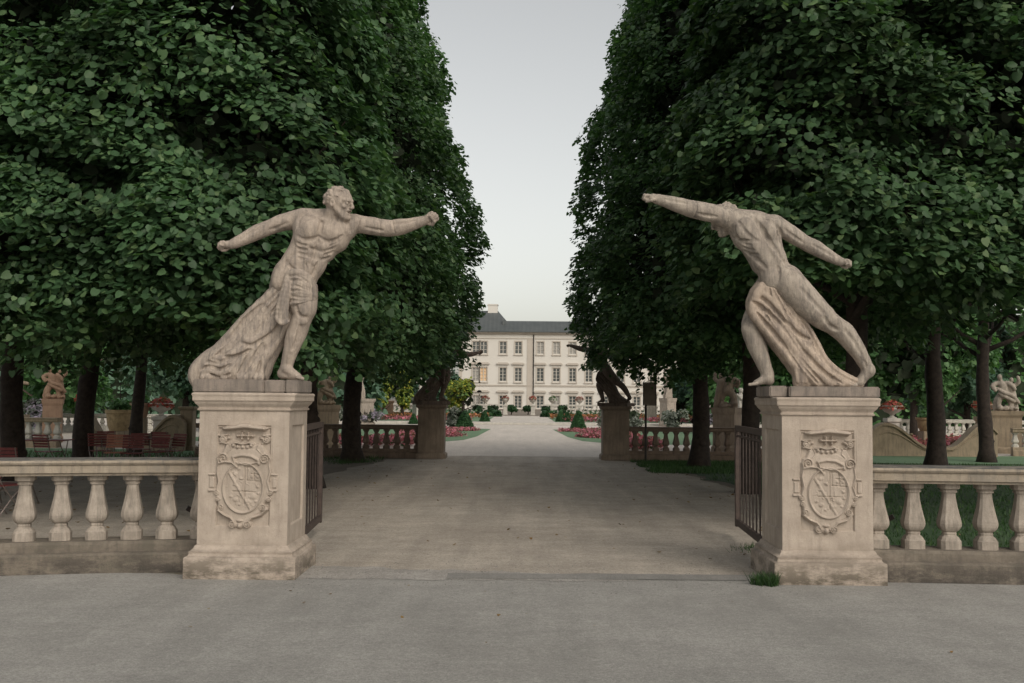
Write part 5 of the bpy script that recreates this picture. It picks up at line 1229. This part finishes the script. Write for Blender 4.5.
def group_mesh(seed):
    S = Sculpt((-46,-26,-2), (46,26,118), 1.8); rr = np.random.default_rng(seed)
    S.curve([(-14,0,2),(-16,-4,26),(-6,0,48)], [6,6.5,9], 3, n=10); S.curve([(10,2,2),(16,-2,24),(4,0,48)], [6,6.5,9], 3, n=10)
    S.cone((0,0,48),(-6,0,74), 11, 12, 6); S.ell((-12,-2,96),(6.5,7.5,8.5),2); S.cone((-7,0,80),(-11,-1,90),5,5,3)
    S.curve([(-17,0,80),(-31,-6,72),(-24,-12,58)], [6,5,4], 3, n=9); S.curve([(5,0,80),(18,-6,74),(26,-8,62)], [6,5,4], 3, n=9)
    S.curve([(30,6,2),(26,6,28),(20,4,46)], [6,6,9], 4, n=8); S.cone((20,4,48),(15,3,70),10,10.5,4); S.cone((15,3,74),(17,2,82),4.5,4.5,3); S.ell((18,1,88),(6,7,7.5),2)
    S.curve([(24,3,72),(36,-2,82),(34,-6,97)], [5,4.5,3.6], 3, n=9)
    S.curve([(-24,4,2),(-22,2,30),(-10,0,52)], [7,6,5], 3, n=8); S.curve([(-22,-6,66),(-2,-14,52),(20,-10,44),(36,-4,24)], [3,4.5,5,4], 3, n=12); S.curve([(-16,-8,50),(2,-13,40),(24,-9,28)], [3,4,4], 3, n=10)
    for _ in range(14): S.ell((rr.uniform(-30,34),rr.uniform(-10,10),rr.uniform(2,14)), (rr.uniform(5,9),7,rr.uniform(4,8)), 3)
    V, Fq = S.nets(); return V/100, Fq
FM = [figure_mesh(s) for s in (3,5)]; GM = [group_mesh(s) for s in (1,)]
fig_data = {}
def garden_statue(x, y, pz, pw, sc, label, mat='white', kind='f', idx=0, rz=0, pmat=None, grp='garden statues on pedestals', ph=None):
    t = empty('garden_statue', (x,y,0), rz, label, 'statue', grp)
    MB().loft([(pw*1.12,0),(pw*1.12,pz*.12),(pw,pz*.16),(pw,pz*.84),(pw*1.1,pz*.9),(pw*1.14,pz)], 4, shape='square').build('pedestal', M[pmat or mat], t, bevel=.012)
    key = (kind, idx)
    if key not in fig_data:
        o = np_mesh('figure', *(FM[idx] if kind == 'f' else GM[idx]), None, t); fig_data[key] = o.data; o.data.materials.append(M[mat])
    else: o = bpy.data.objects.new('figure', fig_data[key]); col.objects.link(o); o.parent = t
    o.location = (0,0,pz-.02); o.scale = (sc,sc,sc); o.material_slots[0].link = 'OBJECT'; o.material_slots[0].material = M[mat]
    return t
def at(px, d): return (px-520)/F*d+CAMX
garden_statue(at(325,37), 37, 1.50, .40, 1.05, 'statue on a brown pedestal just right of the left carved pedestal', 'scroll', 'g', 0, .5)
garden_statue(at(727,37), 37, 1.52, .38, 1.25, 'tangled figure group on a dark pedestal between the right trunk and the turned fighter', 'midstone', 'g', 0, R(150))
garden_statue(at(741,44), 44, .9, .5, 1.35, 'white marble draped figure behind the dark figure group', 'white', 'f', 0, .3)
garden_statue(at(53,40), 40, 1.62, .33, 1.15, 'figure group on a red-brown pedestal in the left background', 'terra', 'g', 0, R(20))
garden_statue(at(14,41), 41, 1.0, .42, 1.55, 'pale standing statue at the left edge behind the balustrade', 'scroll', 'f', 1, .2)
garden_statue(at(1003,38), 38, 1.48, .50, 1.25, 'figure group on a tall square pedestal near the right edge', 'balus', 'g', 0, R(-20), pmat='scroll')
garden_statue(at(668,72), 72, 1.9, .38, 1.6, 'pale statue behind the sign post, in front of the palace', 'balus', 'f', 1, .6)
garden_statue(at(361,66), 66, 1.7, .6, 1.5, 'pale statue left of the yellow trees above the brown balustrade', 'balus', 'f', 0, -.5)
garden_statue(at(386,100), 100, 1.5, .6, 1.5, 'small reddish statue under the yellow trees', 'terra', 'f', 1, .4)
garden_statue(at(422,90), 90, 1.8, .6, 1.6, 'pale statue half hidden by the sooty fighter on the left pillar', 'white', 'f', 0, .4)
garden_statue(at(652,92), 92, 2.2, .4, 1.6, 'pale statue half hidden by the sign', 'balus', 'f', 0, 1.4)

# ------------------------------------------------------------------ curved walls, side balustrades, urns
def scroll_wall(x0, x1, y, hi, lo, label, s=1, mat='scroll'):
    """wall whose top sweeps down from a round shoulder at x0 to a low end at x1"""
    P = []; n = 22
    for i in range(n+1):
        u = i/n
        if u < .22: z = hi-(hi*.25)*(1-math.sin(math.pi/2*u/.22))
        else: q = (u-.22)/.78; z = lo+(hi-lo)*(.5+.5*math.cos(math.pi*min(q*1.12,1)))
        P.append((x0+(x1-x0)*u, z))
    t = empty('curved_garden_wall', (0,y,0), 0, label, 'wall', 'curved garden walls')
    MB().vprism([(x0,0)]+P+[(x1,0)], -.17, .17).build('wall', M[mat], t)
    m_ = MB(); vs = []
    for x, z in P: vs += [(x,-.24,z),(x,.24,z),(x,.24,z+.09),(x,-.24,z+.09)]
    m_.add(vs, [(4*i+j, 4*i+4+j, 4*i+4+(j+1)%4, 4*i+(j+1)%4) for i in range(len(P)-1) for j in range(4)]+[(0,1,2,3),(4*len(P)-1,4*len(P)-2,4*len(P)-3,4*len(P)-4)])
    m_.build('coping', M[mat], t)
    # sunk panel outline carved on the front
    q = MB(); Q = [(x+(x1-x0)*.03, z*.78) for x, z in P[2:-4]]
    q.tube([(x,-.175,z) for x, z in Q], .03, 6); q.build('moulding', M[mat], t)
    return t
scroll_wall(at(869,35.2), at(934,35.2), 35.2, 1.00, .22, 'curved ochre wall sweeping down, right of the right carved pedestal')
scroll_wall(at(993,35.2), at(940,35.2), 35.2, 1.00, .22, 'curved ochre wall sweeping down towards the right trunks from the tall pedestal')
scroll_wall(at(187,34.5), at(139,34.5), 34.5, 1.08, .3, 'curved ochre wall beside the left carved pedestal, behind red chairs')
scroll_wall(at(78,34.5), at(113,34.5), 34.5, 1.15, .3, 'curved ochre wall beside the leaning left trunk')
pillar(at(189,34.8), 34.8, .20, 1.42, 'narrow ochre pier at the end of the curved wall, left of the left carved pedestal', M['scroll'])
tw = (M['white'],)*3; tsc = (M['scroll'], M['white'], M['scroll'])
balustrade([(at(-60,36),36),(at(60,36),36)], 'pale balustrade in the left background below the standing statue', tsc, zb=.3, zr=.85, zt=1.0, w=.11, sp=.32, depth=.2)
balustrade([(at(1004,36.4),36.0),(at(1080,36),35.5)], 'pale balustrade cut by the right edge of the photo', tsc, zb=.3, zr=.78, zt=.92, w=.1, sp=.32, depth=.2)
balustrade([(at(60,52),52),(at(182,52),52)], 'white balustrade far behind the cafe tables', tw, zb=.3, zr=.72, zt=.88, w=.10, sp=.33, depth=.2)
balustrade([(at(884,52),52),(at(985,52),52)], 'white balustrade far behind the pink bed at the right', tw, zb=.3, zr=.78, zt=.95, w=.10, sp=.33, depth=.2)
balustrade([(at(1008,50),50),(at(1080,50),50)], 'far white balustrade behind the right edge pedestal', tw, zb=.3, zr=.78, zt=.95, w=.10, sp=.33, depth=.2)
urn(at(162,39), 39, .48, .42, 1.02, 'stone urn of red geraniums on a white pedestal, behind the red chairs', 'redpetal', 'white', fh=.35, n=300, leaf=.08)
urn(at(891,43), 43, .50, .42, 1.12, 'white urn of red flowers right of the right carved pedestal', 'redpetal', 'white', fh=.38, n=300, leaf=.08)
urn(at(981,44), 44, .50, .42, 1.2, 'urn of red flowers left of the tall pedestal at the right edge', 'redpetal', 'scroll', fh=.32, n=260, leaf=.08)
urn(at(84,46), 46, .45, .34, 1.2, 'flower urn with red blooms just right of the leaning trunk', 'redpetal', 'scroll', fh=.4, n=260, leaf=.09)
def planter(x, y, pz, h, w, label, plant='hedge', mat='barrel'):
    t = empty('clay_planter', (x,y,0), 0, label, 'planter')
    MB().loft([(w*.7,0),(w*.7,pz)], 4, shape='square').build('block', M['scroll'], t, bevel=.02)
    secs = [(w*.72,pz+.003),(w*.86,pz+h*.25),(w*.93,pz+h*.5),(w*.97,pz+h*.8),(w*1.06,pz+h*.84),(w*1.08,pz+h),(w*.95,pz+h),(w*.9,pz+h*.9)]
    MB().loft(secs, 20).build('tub', M[mat], t, smooth='auto')
    n = 160; q = unit(rng.normal(size=(n,3)))*rng.uniform(.3,1,n)[:,None]; c = np.stack([q[:,0]*w*.9,q[:,1]*w*.9,pz+h*1.25+q[:,2]*w*.5],1)
    pos, nr, tp, sz = sprays(c, q, 3, .1, .1); leaf_mesh('plant', pos, nr, tp, sz, M[plant], t)
    MB().tube([(0,0,pz+h*.9),(.02,0,pz+h*1.5),(0,0,pz+h*2.3)], [.03,.02,.01], 6).build('cane', M['bark'], t)
planter(at(120,37), 37, .55, .72, .44, 'large ochre clay tub with a plant, left of the slim straight trunk')
planter(at(140,39), 39, .95, .55, .34, 'smaller orange clay tub just right of the slim straight trunk', 'hedge', 'terra')
planter(at(927,40), 40, .7, .5, .42, 'ochre planter between the two dark trunks at the right')

# ------------------------------------------------------------------ sign
t = empty('sign_board', (at(646,30.6), 30.6, 0), 0, 'dark notice board on a thin post beside the inner right pillar', 'sign')
MB().tube([(0,0,0),(0,0,2.2)], .032, 8).build('post', M['post'], t)
b_ = MB(); b_.box(-.06,.27,-.045,-.034,1.62,2.24); b_.build('board', M['sign'], t, bevel=.004)
b_ = MB(); b_.box(-.085,-.062,-.055,-.02,1.60,2.26); b_.box(.272,.295,-.055,-.02,1.60,2.26); b_.box(-.06,.27,-.055,-.02,2.243,2.26); b_.box(-.06,.27,-.055,-.02,1.60,1.617); b_.build('frame', M['post'], t)

# ------------------------------------------------------------------ cafe furniture
def chair_parts(slat='red'):
    t = empty('garden_chair', (0,0,0), 0, 'x', 'chair', 'red slatted cafe chairs')
    for s_ in (-1,1):
        MB().tube([(s_*.20,.22,0),(s_*.20,-.02,.30),(s_*.20,-.20,.46)], .011, 6).build('leg', M['steel'], t)
        MB().tube([(s_*.215,-.22,0),(s_*.215,.02,.28),(s_*.215,.20,.52),(s_*.215,.30,.86)], .011, 6).build('leg', M['steel'], t)
    b = MB(); b.bar((-.2,.12,.12),(.2,.12,.12),.014); b.bar((-.215,-.12,.12),(.215,-.12,.12),.014); b.build('stretcher', M['steel'], t)
    b = MB()
    for i in range(7): b.box(-.225,.225,-.20+i*.058,-.155+i*.058,.452,.470)
    b.build('seat', M[slat], t)
    b = MB()
    for i in range(5):
        z = .56+i*.062; y = .215+(z-.52)*.26; b.box(-.235,.235,y-.022,y-.006,z,z+.048)
    b.build('backrest', M[slat], t)
    return t
c0 = chair_parts(); c1 = chair_parts('redlight')
def place(src, x, y, rz, label, tilt=0, first=False):
    c = src if first else copy_tree(src); c.location = (x,y,0); c.rotation_euler = (0,0,rz); c['label'] = label
    if tilt: c.rotation_euler = (tilt,0,rz)
    return c
place(c0, at(14,18.6), 18.6, R(175), 'nearest red slatted chair, seen over the balustrade at the left edge', first=True)
for px, y, rz, lab in ((50,24.8,160,'red slatted chair facing the long table, right of the left-edge trunk'),(6,15.6,150,'red slatted chair seen through the leftmost balusters'),
        (102,25.4,35,'leftmost red chair of the cluster around the cafe tables'),(143,26.2,190,'dark red chair behind the slim straight trunk'),(133,24.4,10,'red chair in front of the slim straight trunk'),
        (156,25.0,-15,'red chair right of the slim straight trunk'),(172,25.6,-35,'rightmost red chair of the cluster, folded steeply'),(166,27.2,170,'red chair behind the rightmost of the cluster'),(107,27.5,200,'red chair at the back left of the cafe cluster')):
    place(c0, at(px,y), y, R(rz), lab)
place(c1, at(117,24.6), 24.6, R(12), 'orange-lit pinkish slatted chair standing out in the red cluster', first=True)
def table(x, y, L, D, rz, label):
    t = empty('cafe_table', (x,y,0), rz, label, 'table', 'cafe tables with thin metal legs')
    b = MB()
    for i in range(8): b.box(-L/2,L/2,-D/2+i*D/8+.006,-D/2+(i+1)*D/8-.006,.72,.742)
    b.build('tabletop', M['red'], t)
    for sx in (-1,1):
        for sy in (-1,1): MB().tube([(sx*(L/2-.12),sy*(D/2-.06),.718),(sx*(L/2-.06),-sy*(D/2-.08),0)], .012, 6).build('leg', M['steel'], t)
    return t
table(at(50,25.0)-.0, 24.6, 1.25, .65, R(3), 'long cafe table left of the leaning trunk')
table(at(112,25.5), 25.8, .75, .7, R(8), 'cafe table at the left of the red chair cluster')
table(at(150,25.8), 25.8, 1.15, .7, R(-4), 'cafe table in the middle of the red chair cluster')
table(at(20,17.3), 17.2, .7, .7, R(5), 'cafe table behind the balusters at the left edge')

# ------------------------------------------------------------------ grass, weeds, fallen leaves
def blades(name, pts, h, mat, parent=None, w=.006):
    n = len(pts); pos = np.column_stack([pts, np.full(n, .008)]); a = rng.uniform(0,6.28,n); hh = h*rng.uniform(.4,1.1,n)
    side = np.stack([np.cos(a)*w,np.sin(a)*w,0*a],1); ln = rng.normal(size=(n,3))*.35; ln[:,2] = 1; tip = pos+ln*hh[:,None]; mid = pos+ln*hh[:,None]*.5*np.array([.6,.6,1.1])
    V = np.stack([pos-side, pos+side, mid+side*.8, tip, mid-side*.8],1).reshape(-1,3); b = np.arange(n)[:,None]*5
    return np_mesh(name, V, np.concatenate([b+np.array([[0,1,2,4]]), ]), mat, parent, False), np.concatenate([b+np.array([[4,2,3,3]])])
def tufts(name, pts, h, mat, **k):
    n = len(pts); a = rng.uniform(0,6.28,n); w = k.get('w', .006); pos = np.column_stack([pts, np.full(n, .004)]); hh = (h*rng.uniform(.4,1.1,n))[:,None]
    side = np.stack([np.cos(a)*w,np.sin(a)*w,0*a],1); ln = rng.normal(size=(n,3))*.4; ln[:,2] = 1
    V = np.stack([pos-side, pos+side, pos+ln*hh+side*.15, pos+ln*hh-side*.15],1).reshape(-1,3)
    o = np_mesh(name, V, np.arange(n)[:,None]*4+np.array([[0,1,2,3]]), mat, None, False); return o
M['grass'] = leaf_mat('grass_blade', (0.03,0.07,0.02), (0.05,0.115,0.035), (0.09,0.15,0.05), .25)
q = rng.uniform(size=(30000,2)); gp = np.column_stack([3.4+q[:,0]*11, 11.5+q[:,1]**1.3*19.3]); gp = gp[gp[:,0] > np.interp(gp[:,1], [11,21,31], [4.1,4.6,3.4])+.25*np.sin(gp[:,1]*2.3)+rng.normal(size=len(gp))*.12]
tag(tufts('grass', gp, .075, M['grass'], w=.009), 'short grass under the trees on the right', 'grass', kind='stuff')
q = rng.uniform(size=(9000,2)); gp = np.column_stack([3.0+q[:,0]*3.6, 26.0+q[:,1]*4.8]); gp = gp[gp[:,0] > 3.0+.25*np.sin(gp[:,1]*3)]
tag(tufts('grass', gp, .10, M['grass'], w=.01), 'taller grass around the right trunk by the sign', 'grass', kind='stuff')
q = rng.uniform(size=(6000,2)); gp = np.column_stack([-22+q[:,0]*18, 29.2+q[:,1]*4.0])
tag(tufts('grass', gp, .12, M['grass'], w=.012), 'grass strip before the left background walls', 'grass', kind='stuff')
def tuft(x, y, r, h, n, label, name='weed_tuft', cat='weeds'):
    g_ = rng.normal(size=(n,2))*r*.42; g_[:,1] *= 1.3; k_ = rng.integers(0,6,n); c_ = rng.normal(size=(6,2))*r*.4; o = tufts(name, np.column_stack([x+g_[:,0]*.6+c_[k_,0],y+g_[:,1]*.6+c_[k_,1]]), h, M['grass'], w=.005); return tag(o, label, cat, kind='stuff')
tuft(2.20, 10.36, .10, .13, 420, 'green weed tuft at the near corner of the right carved pedestal')
tuft(2.72, 12.7, .50, .06, 650, 'patch of weeds at the foot of the right gate leaf')
tuft(-4.75, 29.2, .55, .12, 500, 'grass tuft at the foot of the last left lime trunk')
lm = leaf_mat('fallen_leaf', (0.16,0.09,0.035), (0.24,0.16,0.05), (0.12,0.07,0.04), 0.1); M['fallen'] = lm
def litter(n, x0, x1, y0, y1, label, size=.055):
    P = np.column_stack([rng.uniform(x0,x1,n), rng.uniform(y0,y1,n), np.full(n,.022)])
    o = leaf_mesh('fallen_leaves', P, rng.normal(size=(n,3))*.22+np.array([0,0,1.]), rng.normal(size=(n,3)), rng.uniform(.4,1.1,n)*size, lm); tag(o, label, 'leaves', kind='stuff')
litter(420, -12, -3.2, 11.6, 28, 'fallen brown leaves on the cafe gravel')
litter(420, 3.1, 13, 11.4, 30, 'fallen leaves on the grass at the right')
litter(160, -3.6, 3.4, 12, 31, 'few fallen leaves scattered on the avenue gravel', .045)
litter(40, -7, 6, 7.5, 10.5, 'single fallen leaves on the pale forecourt', .028)
# pebbles along the foot of the gate line
n = 500; P = np.column_stack([rng.uniform(-2.4,2.4,n), rng.normal(10.75,.5,n)]); mbp = MB()
for (x, y) in P:
    r = rng.uniform(.004,.011); a = rng.uniform(0,3); mbp.add([(x+r*math.cos(a),y+r*math.sin(a),.013),(x-r*math.sin(a),y+r*math.cos(a),.013),(x-r*math.cos(a),y-r*math.sin(a),.013),(x+r*math.sin(a),y-r*math.cos(a),.013),(x,y,.013+r*.8)], [(0,1,4),(1,2,4),(2,3,4),(3,0,4)])
tag(mbp.build('pebbles', M['flag']), 'small pale pebbles scattered across the gate line', 'pebbles', kind='stuff')
# tiny timber props lying behind the first balusters
for s_, x, y in ((-1,-3.55,11.7),(1,3.62,11.5)):
    o = MB().bar((x-.18*s_*-1,y,.55),(x+.16*s_*-1,y+.12,.33),.09,.05).build('iron_stay', M['iron'])
    tag(o, 'dark slanting bar behind the first baluster beside the %s carved pedestal' % ('left' if s_ < 0 else 'right'), 'bar')
